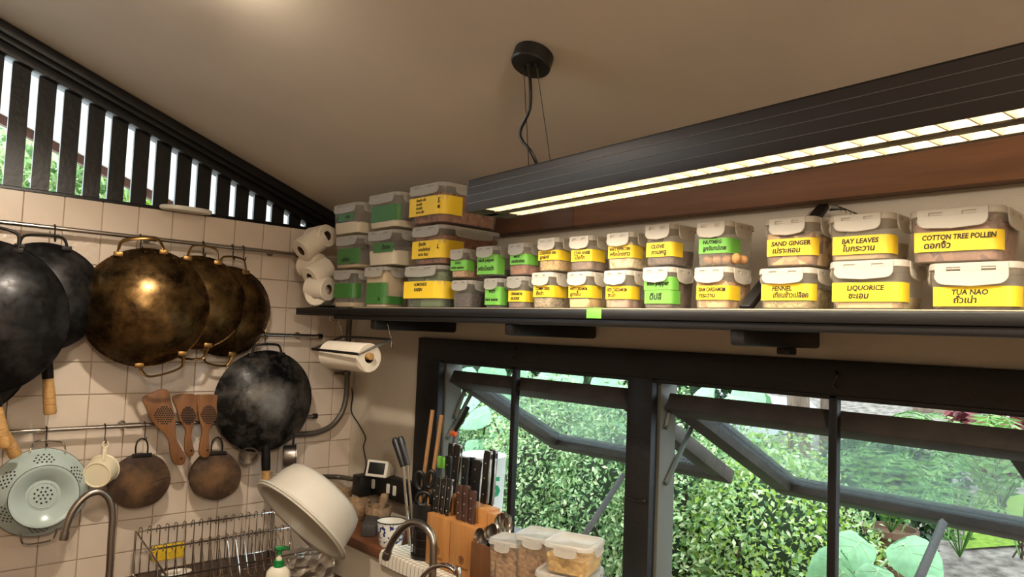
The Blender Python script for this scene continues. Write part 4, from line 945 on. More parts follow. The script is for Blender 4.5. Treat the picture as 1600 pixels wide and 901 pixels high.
# sponge and soap dish in the rack
mat('sponge_yellow', (214, 178, 40), .9, bump=.5, bscale=90)
mat('sponge_green', (70, 96, 50), .95, bump=.6, bscale=120)
c = at(263, 860, 0, .16)
t = thing('sponge', 'yellow sponge with dark scouring side standing in the dish rack', 'sponge', Matrix.Translation((.16, c.y, c.z-.03)))
b = NB(); box(b, (-.010, -.058, 0), (.014, .058, .055), .006); obj('foam', b, 'sponge_yellow', t)
b = NB(); box(b, (-.017, -.057, .001), (-.0102, .057, .054), .002); obj('scouring_pad', b, 'sponge_green', t)
b = NB(); lathe(b, [(0, 0), (.03, 0), (.042, .016), (.040, .018), (.028, .004), (0, .003)], 28, Matrix.Translation(V((.20, at(277, 878, 0, .2).y, ZF+.005))) @ Matrix.Diagonal((.8, 1.3, 1, 1))); o = obj('soap_dish', b, 'white_plastic'); recentre(o); tag(o, 'small white dish under the yellow sponge in the rack', 'dish')
# white basin leaning upside down on the rack corner
mat('basin_white', (200, 194, 182), .35, var=.03, scale=8)
a_img = (RGT*.655 + UPV*.735)*math.cos(D(33)) + FWD*math.sin(D(33)); a_img.normalize()
cb = CAM + ray(468, 815)*2.62
e1 = (RGT*-.75 + UPV*.66); e1 = (e1 - a_img*e1.dot(a_img)).normalized()
Mb = basis(e1, a_img.cross(e1), a_img, cb)
t = thing('basin', 'white plastic basin leaning upside down between the dish rack and the ledge', 'basin', Mb)
b = NB(); lathe(b, [(.183, 0), (.200, -.002), (.203, .003), (.203, .012), (.199, .016), (.186, .016), (.182, .03), (.170, .10), (.160, .128), (.140, .142), (0, .146), (0, .140), (.138, .136), (.156, .124), (.165, .098), (.178, .028), (.183, 0)], 64); obj('bowl', b, 'basin_white', t, angle=45)
b = NB(); tube(b, [V((.204*math.cos(2*PI*k/64), .204*math.sin(2*PI*k/64), .008)) for k in range(64)], .004, 8, closed=True); obj('rolled_rim', b, 'basin_white', t)
b = NB(); ball(b, (-.06, -.148, .11), .003, 1); obj('drain_hole', b, 'core_dark', t)
# goosenecks
def tap(label, pts, r, tip, base=True, m='steel_brushed', seg=14, side=None):
    P_ = catmull([V(p) for p in pts], 8); t = thing('faucet', label, 'faucet', pts[0])
    b = NB(); tube(b, P_, r, seg); obj('spout_tube', b, m, t, True)
    e = (P_[-1]-P_[-2]).normalized(); b = NB(); lathe(b, [(0, 0), (r+.0022, 0), (r+.003, .02), (r+.002, .026), (0, .026)], 20, rodM(P_[-1]-e*.016, P_[-1]+e)); obj('aerator', b, m, t, True)
    b = NB(); p0 = V(pts[0]); lathe(b, [(0, 0), (.024, 0), (.024, .01), (r+.006, .014), (r+.006, .075), (r+.003, .08), (0, .08)], 24, Matrix.Translation(p0)); obj('base_collar', b, m, t, True)
    b = NB(); s = V(side or (.05, .02, 0)); tube(b, [p0+V((0, 0, .05)), p0+V((0, 0, .05))+s*.6, p0+V((0, 0, .055))+s], [.009, .011, .009], 12); obj('lever', b, m, t, True)
XT = .42
q = lambda a, c_: at(a, c_, 0, XT)
base = q(168, 901); base.z = .775; base.y = q(169, 890).y
zt_ = q(172, 880)
tap('brushed steel gooseneck tap in front of the colander', [base, V((XT, base.y, .85)), q(171, 890), q(173, 850), q(175.5, 805), q(171, 781), q(160, 769), q(146, 769), q(130, 778), q(114, 797), q(105, 818), q(100, 838)], .0108, None, side=(.0, .06, .02))
YT = -.42
q = lambda a, c_: at(a, c_, 1, YT)
base = q(676, 901); base.z = .775
tap('brushed steel gooseneck tap in front of the knife block', [base, V((base.x, YT, .82)), q(676, 895), q(677, 860), q(676, 843), q(668, 826), q(652, 816), q(636, 819), q(620, 835), q(610, 852), q(604, 868)], .0118, None, side=(.05, 0, .02))
q = lambda a, c_: at(a, c_, 1, -.56)
base = q(716, 905); base.z = .775
tap('small chrome arc tap in front of the wooden knife block', [base, V((base.x, -.56, .80)), q(717, 905), q(712, 893), q(700, 884), q(686, 883), q(672, 889), q(660, 901), q(655, 915)], .0068, None, m='chrome', side=(.04, 0, .01))
# foil-wrapped box and soap bottle
mat('foil', (240, 236, 230), .38, 1, bump=.0)
fm = MATS['foil']; N = fm.node_tree.nodes; L = fm.node_tree.links
tc = N.new('ShaderNodeTexCoord'); vo = N.new('ShaderNodeTexVoronoi'); vo.inputs['Scale'].default_value = 26; vo.feature = 'F1'; bpn = N.new('ShaderNodeBump'); bpn.inputs['Strength'].default_value = .9; bpn.inputs['Distance'].default_value = .012
L.new(tc.outputs['Object'], vo.inputs['Vector']); L.new(vo.outputs['Distance'], bpn.inputs['Height']); L.new(bpn.outputs[0], N['Principled BSDF'].inputs['Normal'])
XFo = .46
p0, p1 = at(450, 866, 0, XFo), at(524, 858, 0, XFo)
b = NB(); box(b, (XFo-.1, p0.y, .776), (XFo, p1.y, p1.z-.002), .004)
bmesh.ops.subdivide_edges(b, edges=b.edges[:], cuts=5, use_grid_fill=True)
rnd = random.Random(4)
for v in b.verts: v.co += V((rnd.uniform(-1, 1), rnd.uniform(-1, 1), rnd.uniform(-1, 1)))*.0035
b.transform(Matrix.Translation((0, 0, 0)))
o = obj('foil_tray', b, 'foil', angle=12); tag(o, 'box wrapped in crumpled aluminium foil at the corner of the dish rack', 'foil box'); recentre(o)
mat('soap_white', (232, 226, 208), .35); mat('pump_green', (24, 132, 62), .35); mat('logo_black', (16, 20, 18), .5)
cS = at(435, 890, 0, .56); zS = .776
ns = (CAM-cS); ns.z = 0; ns.normalize(); xs_ = V((-ns.y, ns.x, 0))
t = thing('soap_bottle', 'white soap bottle with green pump in front of the dish rack', 'soap bottle', basis(xs_, -ns, (0, 0, 1), (cS.x, cS.y, zS)))
ht = at(435, 884, 0, .56).z - zS
def ovl(w_, d_, z): return [(w_/2*math.cos(2*PI*k/28), d_/2*math.sin(2*PI*k/28), z) for k in range(28)]
b = NB(); loft(b, [ovl(.078, .05, 0), ovl(.084, .054, .006), ovl(.084, .054, ht-.035), ovl(.078, .05, ht-.016), ovl(.056, .04, ht-.004), ovl(.032, .032, ht)]); obj('bottle', b, 'soap_white', t)
b = NB(); lathe(b, [(0, ht-.001), (.0185, ht-.001), (.019, ht+.008), (.018, ht+.009), (.0185, ht+.010), (.0175, ht+.022), (0, ht+.022)], 24); obj('collar', b, 'pump_green', t)
b = NB(); lathe(b, [(0, ht+.02), (.011, ht+.02), (.0105, ht+.03), (.006, ht+.031), (.006, ht+.045), (0, ht+.045)], 16); obj('pump_stem', b, 'soap_white', t)
b = NB(); lathe(b, [(0, ht+.04), (.0085, ht+.04), (.0085, ht+.055), (.016, ht+.060), (.015, ht+.066), (0, ht+.068)], 20); tube(b, catmull([V((-.012, 0, ht+.062)), V((.0, 0, ht+.063)), V((.022, 0, ht+.062)), V((.034, 0, ht+.056))], 5), [.0075, .0075, .0075, .0075, .007, .007, .007, .007, .007, .006, .006, .006, .006, .005, .005, .004], 10); obj('pump_head', b, 'pump_green', t)
b = NB(); lathe(b, [(0, 0), (.012, 0)], 24, Matrix.Translation((.004, -.0275, ht-.05)) @ Matrix.Rotation(PI/2, 4, 'X')); obj('emblem', b, 'logo_black', t, recalc=False)
# ------------------------------------------------------------------ on the ledge under the window
mat('stone', (150, 122, 92), .85, var=.3, scale=60, bump=.4, bscale=90)
mat('stone_dark', (60, 56, 52), .6, var=.2, scale=30)
def E2(px, py, z=LZ): return at(px, py, 2, z)
def mortar(label, c, r, h, m='stone'):
    t = thing('mortar', label, 'mortar', c, 'stone mortars on the ledge')
    b = NB(); lathe(b, [(0, 0), (r*.62, 0), (r*.70, h*.06), (r*.92, h*.4), (r*1.0, h*.75), (r*.95, h), (r*.80, h), (r*.72, h*.6), (r*.45, h*.3), (0, h*.25)], 36, wob=lambda a: .015*math.sin(3*a+r*90)); obj('bowl', b, m, t)
    return t
m2 = E2(590, 819); mortar('small speckled stone mortar with pestle on the ledge beside the blue spattered mug', m2, .055, .075)
b = NB(); p = m2+V((.005, 0, .04)); q_ = at(601, 775, 1, m2.y+.01); dq = (q_-p).normalized(); tube(b, [p, p+(q_-p)*.3, p+(q_-p)*.75, q_-dq*.008, q_+dq*.006, q_+dq*.012], [.013, .014, .0165, .0185, .015, .004], 16); o = obj('pestle', b, 'stone'); recentre(o); tag(o, 'stone pestle standing in the small mortar', 'pestle')
m1 = at(556, 800, 1, -.14); m1.z = LZ
mortar('stone mortar with dark inside, behind the black whetstone', m1, .060, .08)
m3 = at(535, 795, 1, -.10); m3.z = LZ; m3.x -= .02
mortar('stone mortar in the corner partly behind the white basin', m3, .05, .085)
cw_ = E2(571, 836); 
b = NB(); box(b, (-.10, -.028, 0), (.10, .028, .048), .006, Matrix.Translation((cw_.x-.05, cw_.y+.055, LZ)) @ Matrix.Rotation(D(-38), 4, 'Z')); o = obj('whetstone', b, 'stone_dark'); recentre(o); tag(o, 'dark grey whetstone block lying on the ledge beside the basin', 'whetstone')
# enamel mug with blue spatter
m = mat('enamel_spatter', (228, 226, 220), .2)
N = m.node_tree.nodes; L = m.node_tree.links; tc = N.new('ShaderNodeTexCoord'); nz = N.new('ShaderNodeTexNoise'); nz.inputs['Scale'].default_value = 62; nz.inputs['Detail'].default_value = 1; cr = N.new('ShaderNodeValToRGB')
cr.color_ramp.elements[0].position = .40; cr.color_ramp.elements[0].color = lin((34, 48, 112)); cr.color_ramp.elements[1].position = .45; cr.color_ramp.elements[1].color = lin((228, 226, 220))
L.new(tc.outputs['Object'], nz.inputs[0]); L.new(nz.outputs[0], cr.inputs[0]); L.new(cr.outputs[0], N['Principled BSDF'].inputs['Base Color'])
cm = E2(610, 851); cm.y = max(cm.y, -.25)
t = thing('enamel_mug', 'white enamel mug with blue spatter on the ledge', 'mug', cm)
rm = .056; hm = .092
b = NB(); lathe(b, [(0, 0), (rm*.72, 0), (rm*.76, .004), (rm*.98, hm-.003)], 40); obj('cup', b, 'enamel_spatter', t, label='blue spattered outside')
b = NB(); lathe(b, [(rm*.97, hm-.003), (rm*.74, .008), (0, .006)], 40); obj('inside', b, 'enamel_white', t)
b = NB(); tube(b, [V((rm*.985*math.cos(2*PI*k/40), rm*.985*math.sin(2*PI*k/40), hm-.002)) for k in range(40)], .002, 8, closed=True); obj('rim', b, 'logo_black', t)
# power strip, charger, clock
cs0, cs1 = at(562, 764, 1, -.05), at(641, 800, 1, -.05)
zc = at(600, 760, 1, -.05).z
t = thing('power_strip', 'black wall socket strip in the corner above the mortars', 'power strip', ((cs0.x+cs1.x)/2, -.03, zc-.05))
b = NB(); box(b, (cs0.x+.03, -.055, zc-.045), (cs1.x-.01, -.002, zc+.045), .006); obj('housing', b, 'black_plastic', t, True)
for (px, py) in ((583, 762), (606, 773), (616, 777)):
    c = at(px, py, 1, -.056); b = NB(); box(b, (c.x-.010, -.0585, zc-.020), (c.x+.010, -.0545, zc+.020), .004); obj('socket_cover', b, 'white_plastic', t, True)
c = at(567, 757, 1, -.08)
b = NB(); box(b, (c.x-.034, -.115, c.z-.045), (c.x+.034, -.03, c.z+.045), .008); o = obj('charger', b, 'black_plastic'); recentre(o); tag(o, 'chunky black plug-in charger at the left end of the socket strip', 'charger')
c = at(594, 737, 1, -.06); zc2 = zc+.046
t = thing('desk_clock', 'small white wedge clock with black screen on the socket strip', 'clock', Matrix.Translation((c.x, -.055, zc2)) @ Matrix.Rotation(D(28), 4, 'Z'))
b = NB(); prism(b, [(-.05, 0), (.025, 0), (.025, .03), (-.03, .068)], -.05, .05, basis((0, 1, 0), (0, 0, 1), (1, 0, 0), (0, 0, 0)), bev=.004); obj('case', b, 'white_plastic', t)
Ms = basis((1, 0, 0), (0, .02, .068), V((1, 0, 0)).cross(V((0, .02, .068))), (0, -.05, 0))
b = NB(); box(b, (-.045, .006, .0), (.045, .066, .0012), .0005, Ms); sc_ = obj('screen_frame', b, 'white_plastic', t)
b = NB(); box(b, (-.038, .012, .001), (.038, .060, .0022), .0005, Ms); obj('screen', b, 'logo_black', t)
# checked cloth
m = mat('checked_cloth', (226, 218, 202), .9)
N = m.node_tree.nodes; L = m.node_tree.links; tc = N.new('ShaderNodeTexCoord'); br2 = N.new('ShaderNodeTexBrick'); br2.offset = 0; br2.inputs['Scale'].default_value = 1
for nm, v in (('Brick Width', .022), ('Row Height', .022), ('Mortar Size', .0012)): br2.inputs[nm].default_value = v
br2.inputs['Color1'].default_value = lin((226, 218, 202)); br2.inputs['Color2'].default_value = lin((226, 218, 202)); br2.inputs['Mortar'].default_value = lin((70, 84, 90))
L.new(tc.outputs['Object'], br2.inputs[0]); L.new(br2.outputs[0], N['Principled BSDF'].inputs['Base Color'])
x0, x1 = E2(616, 856).x, 1.75
b = NB(); rows = []
for i in range(30):
    x = x0+(x1-x0)*i/29; row = []
    for j, (y, z) in enumerate(((-.06, .0015), (-.14, .0015), (-.22, .0018), (-.295, .0025), (-.304, .000), (-.306, -.012), (-.307, -.03), (-.308, -.045))):
        row.append((x+.004*math.sin(j*2+i), y, LZ+z+.0012*math.sin(i*1.3+j)+.0012))
    rows.append(row)
vs = [[b.verts.new(p) for p in r_] for r_ in rows]
for i in range(29):
    for j in range(7): b.faces.new((vs[i][j], vs[i+1][j], vs[i+1][j+1], vs[i][j+1]))
o = obj('tea_towel', b, 'checked_cloth', recalc=False); recentre(o); tag(o, 'white tea towel with thin dark checks spread on the ledge under the knife blocks', 'tea towel')
# wire utensil basket
cu = at(652, 872, 2, LZ+.004); cu.y = min(cu.y+.03, -.12)
t = thing('utensil_basket', 'black wire utensil basket left of the knife blocks', 'utensil basket', cu)
ru = .048; hu = .19
b = NB(); lathe(b, [(0, 0), (ru, 0), (ru, .012), (0, .012)], 28); obj('tray', b, 'black_plastic', t)
b = NB(); lathe(b, [(ru-.003, hu-.06), (ru+.001, hu-.06), (ru+.001, hu), (ru-.003, hu), (ru-.003, hu-.06)], 28); obj('collar_band', b, 'black_plastic', t)
for k in range(16):
    a = 2*PI*k/16; b = NB(); tube(b, [V((ru*math.cos(a), ru*math.sin(a), .01)), V((ru*math.cos(a), ru*math.sin(a), hu-.058))], .0012, 5); obj('upright_wire', b, 'black_plastic', t)
for z in (.04, .07, .10): b = NB(); tube(b, [V((ru*math.cos(2*PI*k/28), ru*math.sin(2*PI*k/28), z)) for k in range(28)], .0012, 5, closed=True); obj('ring_wire', b, 'black_plastic', t)
b = NB(); lathe(b, [(0, .012), (ru*.8, .012), (ru*.8, .1), (0, .1)], 20); obj('inner_cup', b, 'dark_steel', t)
def stickthing(name, label, cat, p, q, r, m, flat=1.0, grp=None):
    b = NB(); tube(b, [V(p), V(q)], r, 10, flat=flat); o = obj(name, b, m); recentre(o); return tag(o, label, cat, grp)
ins = cu + V((0, 0, .02))
yb_ = cu.y
# tongs
t = thing('tongs', 'steel tongs with black handles leaning in the utensil basket', 'tongs', ins)
for k, (pt_, md, dn_) in enumerate((((616, 684), (630, 728), (640, 852)), ((625, 682), (637, 726), (648, 850)))):
    p, q2, r2 = at(*pt_, 1, yb_-.02), at(*md, 1, yb_-.015), at(*dn_, 1, yb_)
    b = NB(); tube(b, [p, p+(q2-p)*.1, q2], [.008, .0135, .0115], 10, flat=.7); obj('handle', b, 'black_plastic', t, True)
    b = NB(); tube(b, [q2, r2], .005, 8, flat=.5); obj('arm', b, 'steel', t, True)
stickthing('skewer', 'thin steel skewer standing behind the tongs', 'skewer', at(633, 690, 1, yb_+.02), at(650, 850, 1, yb_), .0016, 'steel')
mat('chopstick_wood', (150, 108, 64), .5, var=.2, scale=10)
for k, (a, c_) in enumerate((((676, 640), (655, 800)), ((690, 648), (668, 800)))):
    stickthing('cooking_chopstick', ('left' if k == 0 else 'right')+' long wooden cooking chopstick leaning against the window frame', 'chopstick', at(*a, 1, yb_+.05), at(*c_, 1, yb_), .0075, 'chopstick_wood', grp='long cooking chopsticks')
# scissors
def scissors(label, rings, blade):
    t = thing('scissors', label, 'scissors', ins)
    for (px, py, rx, ry, tw) in rings:
        c = at(px, py, 1, yb_-.01); k_ = (c-CAM).dot(FWD)/F_PX
        b = NB(); tube(b, [c + RGT*(k_*(rx*math.cos(a)*math.cos(tw)-ry*math.sin(a)*math.sin(tw))) + UPV*(k_*(rx*math.cos(a)*math.sin(tw)+ry*math.sin(a)*math.cos(tw))) for a in (2*PI*i/24 for i in range(24))], .0075, 8, closed=True); obj('finger_loop', b, 'black_plastic', t, True)
    b = NB(); tube(b, [at(*blade[0], 1, yb_-.01), at(*blade[1], 1, yb_)], .006, 8, flat=.4); obj('blades', b, 'steel', t, True)
scissors('black handled kitchen scissors with two upright loops in the utensil basket', ((656, 750, 7, 14, .1), (672, 748, 6, 13, -.15)), ((664, 768), (655, 840)))
scissors('black scissors with round pale-lined loop in the utensil basket', ((662, 779, 11, 11, 0),), ((660, 792), (652, 850)))
# knife blocks
mat('block_wood', (190, 134, 76), .45, col2=(170, 114, 60), scale=8, stretch=(5, 5, .6), bump=.03)
mat('block_dark', (116, 76, 44), .45, col2=(94, 58, 32), scale=8, stretch=(5, 5, .6), bump=.03)
mat('knife_wood', (66, 40, 30), .5, var=.25, scale=20)
mat('mark_brown', (84, 46, 22), .7)
YB0 = -.262; zb0 = LZ+.006
def block(label, px0, px1, py0, deep, rise, zt, m='block_wood'):
    xa, xb = at(px0, py0, 1, YB0).x, at(px1, py0, 1, YB0).x
    t = thing('knife_block', label, 'knife block', ((xa+xb)/2, YB0+deep/2, zb0), 'stepped wooden knife blocks')
    b = NB(); box(b, (xa, YB0, zb0), (xb, YB0+deep*.45, zt), .003); obj('front_step', b, m, t, True)
    b = NB(); box(b, (xa, YB0+deep*.452, zb0), (xb, YB0+deep, zt+rise), .003); obj('rear_step', b, m, t, True)
    return t, xa, xb
zf1 = at(668, 800, 1, YB0).z
bk1, x1a, x1b = block('left stepped wooden knife block with black handled knives', 667.5, 703.5, 800, .15, .055, zf1)
bk2, x2a, x2b = block('right stepped wooden knife block with brown handled knives', 704, 742, 812, .11, .05, zf1)
for t_, xa, xb in ((bk1, x1a, x1b), (bk2, x2a, x2b)):
    xm = (xa+xb)/2+.002; zz_ = zf1-.115
    b = NB(); tube(b, [V((xm+.012*math.cos(2*PI*k/24), YB0-.0004, zz_+.012*math.sin(2*PI*k/24))) for k in range(24)], .0012, 4, closed=True); box(b, (xm-.0045, YB0-.0012, zz_-.008), (xm-.0015, YB0+.0002, zz_+.008)); box(b, (xm+.001, YB0-.0012, zz_-.005), (xm+.0045, YB0+.0002, zz_+.006)); obj('brand_mark', b, 'mark_brown', t_, True, kind='stuff')
    me = text_mesh('WÜSTHOF', .012, 'mark_brown', shear=0); o = put('brand_lettering', me, t_, Matrix.Translation(V((xm-.026, YB0-.0008, zz_-.026))-WM[t_.name].translation) @ Matrix.Rotation(PI/2, 4, 'X'))
def knife(label, top, bot, y, w=.022, m='black_plastic', metal=True, thick=.016):
    p, q2 = at(*bot, 1, y), at(*top, 1, y+.01)
    z = (q2-p).normalized(); x = V((1, 0, 0)); x = (x-z*x.dot(z)).normalized(); M = basis(x, z.cross(x), z, p); ln = (q2-p).length
    t = thing('knife', label, 'knife', M, 'knives in the wooden blocks')
    b = NB(); rings = []
    for f, ws, off in ((0, .85, 0), (.15, .95, 0), (.5, .86, .0), (.8, 1.0, 0), (.94, 1.08, .001), (1, .8, .001)):
        rings.append([(off+u*w*ws, v*thick, f*ln) for u, v in ((-.5, -.25), (-.3, -.5), (.3, -.5), (.5, -.25), (.5, .25), (.3, .5), (-.3, .5), (-.5, .25))])
    loft(b, rings); obj('handle', b, m, t)
    for f in (.2, .5, .78): b = NB(); lathe(b, [(0, 0), (.0032, 0), (.0028, .0008), (0, .001)], 10, Matrix.Translation((0, -thick*.5+.0002, f*ln)) @ Matrix.Rotation(PI/2, 4, 'X')); obj('rivet', b, 'steel', t)
    if metal:
        b = NB(); box(b, (-w*.45, -thick*.3, -.02), (w*.45, thick*.3, .001), .003); obj('bolster', b, 'steel', t)
        b = NB(); box(b, (w*.38, -thick*.36, ln*.04), (w*.53, thick*.36, ln*.99), .001); obj('tang', b, 'steel', t)
        b = NB(); box(b, (-w*.42, -thick*.38, ln*.985), (w*.5, thick*.38, ln*1.012), .001); obj('end_cap', b, 'steel', t)
    b = NB(); box(b, (-w*.35, -.001, -.09), (w*.35, .001, -.005)); obj('blade', b, 'steel', t)
yk1, yk2 = YB0+.03, YB0+.11
for lb, tp_, bt_, y, w_, mm, me_ in (
    ('slim black handled knife, leftmost in the front row of the left block', (682, 755), (680, 803), yk1, .017, 'black_plastic', True),
    ('black riveted steak knife, second in the front row of the left block', (688, 745), (683, 805), yk1, .018, 'black_plastic', True),
    ('black riveted steak knife, third in the front row of the left block', (697, 746), (691, 807), yk1, .018, 'black_plastic', True),
    ('black riveted steak knife, rightmost in the front row of the left block', (705, 748), (699, 810), yk1, .019, 'black_plastic', True),
    ('short black knife at the left of the rear row', (701, 712), (700, 775), yk2, .024, 'black_plastic', False),
    ('tall black chef knife with steel end cap, second in the rear row', (716, 695), (708, 776), yk2, .03, 'black_plastic', True),
    ('tall black knife rising behind the rear row', (706, 693), (703, 770), yk2+.02, .024, 'black_plastic', True),
    ('black knife in the middle of the rear row', (728, 714), (724, 778), yk2, .026, 'black_plastic', False),
    ('broad black contoured knife right of the middle in the rear row', (746, 718), (741, 785), yk2, .03, 'black_plastic', False),
    ('rounded black knife behind the middle of the rear row', (737, 714), (735, 780), yk2+.02, .026, 'black_plastic', False),
    ('tall black knife with long steel spine near the right end of the rear row', (763, 705), (756, 788), yk2, .027, 'black_plastic', True),
    ('tall black knife with long steel spine at the right end of the rear row', (771, 703), (764, 790), yk2+.02, .027, 'black_plastic', True),
    ('brown wooden handled knife, left of three in the right block', (719, 757), (718, 812), yk1, .023, 'knife_wood', False),
    ('brown wooden handled knife with rivets, middle of three in the right block', (729, 758), (727, 817), yk1, .023, 'knife_wood', False),
    ('reddish brown handled knife, right of three in the right block', (739, 766), (737, 822), yk1, .023, 'knife_wood', False)):
    knife(lb, tp_, bt_, y, w_*1.35, mm, me_)
# extra tall block behind on the right
xa, xb = x2b+.002, at(772, 791, 1, YB0+.05).x
b = NB(); box(b, (xa, YB0+.05, zb0), (xb, YB0+.10, at(744, 795, 1, YB0+.05).z), .003); o = obj('knife_block', b, 'block_wood'); recentre(o); tag(o, 'tall plain wooden block at the right end behind the spoon holder', 'knife block', 'stepped wooden knife blocks')
# spoon holder
xa, xb = at(736, 850, 1, YB0-.06).x, at(776, 850, 1, YB0-.06).x; zt_ = at(740, 846, 1, YB0-.06).z
t = thing('spoon_holder', 'dark wooden box holding black spoons in front of the right knife block', 'utensil holder', ((xa+xb)/2, YB0-.03, zb0))
w0 = .006
for lo, hi in (((xa, YB0-.06, zb0), (xb, YB0-.06+w0, zt_)), ((xa, YB0-.004-w0, zb0), (xb, YB0-.004, zt_+.012)), ((xa, YB0-.06+w0, zb0), (xa+w0, YB0-.004-w0, zt_+.006)), ((xb-w0, YB0-.06+w0, zb0), (xb, YB0-.004-w0, zt_+.006)), ((xa+w0, YB0-.06+w0, zb0), (xb-w0, YB0-.004-w0, zb0+.006))):
    b = NB(); box(b, lo, hi, .0015); obj('panel', b, 'block_dark', t, True)
for k, (px, py) in enumerate(((749, 836), (757, 841), (764, 832), (769, 829))):
    c = at(px, py, 1, YB0-.035+.004*k); nrm = V((.45, -.85, .25)).normalized()
    b = NB(); Mx = Matrix.Translation(c) @ nrm.to_track_quat('Z', 'Y').to_matrix().to_4x4(); lathe(b, [(0, -.006), (.010, -.005), (.016, -.001), (.0165, .0005), (.010, -.003), (0, -.004)], 20, Mx @ Matrix.Diagonal((1, 1.35, 1, 1))); tube(b, [c-V((0, 0, .018)), V((c.x, YB0-.032, zb0+.02))], .004, 8, flat=.5); o = obj('spoon', b, 'dark_steel'); recentre(o); tag(o, ('dark steel spoon bowl up in the dark wooden holder, '+('leftmost', 'second from left', 'third from left', 'rightmost')[k]), 'spoon', 'spoons in the wooden holder')
# cutlery cup with forks and spoons
cc = at(787, 850, 1, -.20); cc.z = LZ+.004
plastic('clear_cup', (220, 225, 220), .22, .1)
t = thing('cutlery_cup', 'clear cup of steel cutlery behind the lidded boxes', 'cup', cc)
b = NB(); lathe(b, [(0, 0), (.026, 0), (.032, .10), (.030, .10), (.0245, .003), (0, .003)], 28); obj('cup', b, 'clear_cup', t)
for k in range(9):
    px, py = 777+2.6*k, (806, 802, 810, 800, 806, 799, 808, 803, 812)[k]
    p = at(px, py, 1, -.20+.008*(k % 3)); q2 = cc+V((.006*math.sin(k*2), .006*math.cos(k*2), .01)); nrm = (CAM-p); nrm.z = 0; nrm.normalize(); nrm = (nrm + V((math.sin(k*1.9)*.7, 0, 0))).normalized()
    up_ = (p-q2).normalized(); xx_ = up_.cross(nrm).normalized(); Mx = basis(xx_, up_, xx_.cross(up_), p-up_*.02)
    b = NB(); lathe(b, [(0, -.003), (.008, -.002), (.0115, .001), (.008, -.001), (0, -.002)], 16, Mx @ Matrix.Diagonal((1, 1.7, 1, 1))); tube(b, [p-up_*.036, q2], .0024, 6); o = obj('table_spoon', b, 'steel'); recentre(o); tag(o, 'steel table cutlery standing in the clear cup behind the lidded boxes', 'cutlery', 'steel cutlery in the clear cup')
# basting brush with orange tag, green-taped stick
t = thing('long_brush', 'long black handled brush with an orange band standing behind the knives', 'brush', at(700, 745, 1, -.10))
b = NB(); tube(b, [at(697, 745, 1, -.10), at(712, 672, 1, -.09)], .004, 8); obj('shaft', b, 'steel_brushed', t, True)
b = NB(); tube(b, [at(712, 672, 1, -.09), at(722, 655, 1, -.09), at(731, 636, 1, -.085)], [.0075, .0095, .008], 10); obj('handle', b, 'black_plastic', t, True)
mat('orange_band', (214, 96, 40), .5)
b = NB(); p = at(709, 677, 1, -.09); box(b, (p.x-.013, p.y-.008, p.z-.009), (p.x+.013, p.y+.008, p.z+.009), .003); obj('band', b, 'orange_band', t, True)
p, q2 = at(690, 722, 1, -.15), at(676, 830, 1, -.15)
t = thing('peeler', 'utensil with a bright green grip standing behind the scissors', 'utensil', q2)
b = NB(); tube(b, [p+(q2-p)*.12, q2], .004, 8); obj('shaft', b, 'steel_brushed', t, True)
b = NB(); box(b, (p.x-.020, p.y-.008, p.z-.022), (p.x+.020, p.y+.008, p.z+.022), .006); obj('grip', b, 'tape_green', t, True)
# lidded boxes at the window
ST = 'storage boxes stacked on the ledge by the window'
def ledge_box(label, px, py, y, w, d, h, z0, rot, content, lid='lid_clear', body='box_clear'):
    c = at(px, py, 1, y)
    return storage_box(label, c.x, y, z0, w, d, h, lid, body, w*.5, None, (), (content[0], content[1], content[2]+' inside '+label), rot=rot, group=ST, cdw=.5, lipd=.03)
RT = D(20)
z1 = at(905, 862, 1, -.30).z
ledge_box('small lidded box of tan flakes on top of the rightmost stack on the ledge', 898, 850, -.26, .135, .135, .082, z1-.068, RT, ('g_gold', .65, 'golden flakes'))
ledge_box('wide lidded box of amber chips under the rightmost stack on the ledge', 892, 850, -.26, .155, .155, .105, z1-.068-.106, RT, ('g_gold', .85, 'amber chips'))
z2 = at(850, 835, 1, -.24).z
ledge_box('tall lidded box of brown granules on top of the middle stack on the ledge', 846, 850, -.23, .125, .125, .125, z2-.125, RT, ('g_flake', .72, 'brown granules'))
ledge_box('lidded box under the middle stack on the ledge', 845, 850, -.23, .125, .125, z2-.126-LZ-.005, LZ+.004, RT, ('g_flake', .7, 'brown crumbs'))
z3 = at(792, 846, 1, -.31).z+.02
ledge_box('lidded box of reddish brown flakes on top of the leftmost stack on the ledge', 797, 850, -.27, .10, .10, .115, z3-.135, RT, ('g_flake', .8, 'reddish brown flakes'))
ledge_box('lidded box under the leftmost stack on the ledge', 797, 850, -.27, .10, .10, max(.04, z3-.137-LZ-.005), LZ+.004, RT, ('g_flake', .7, 'brown bits'))
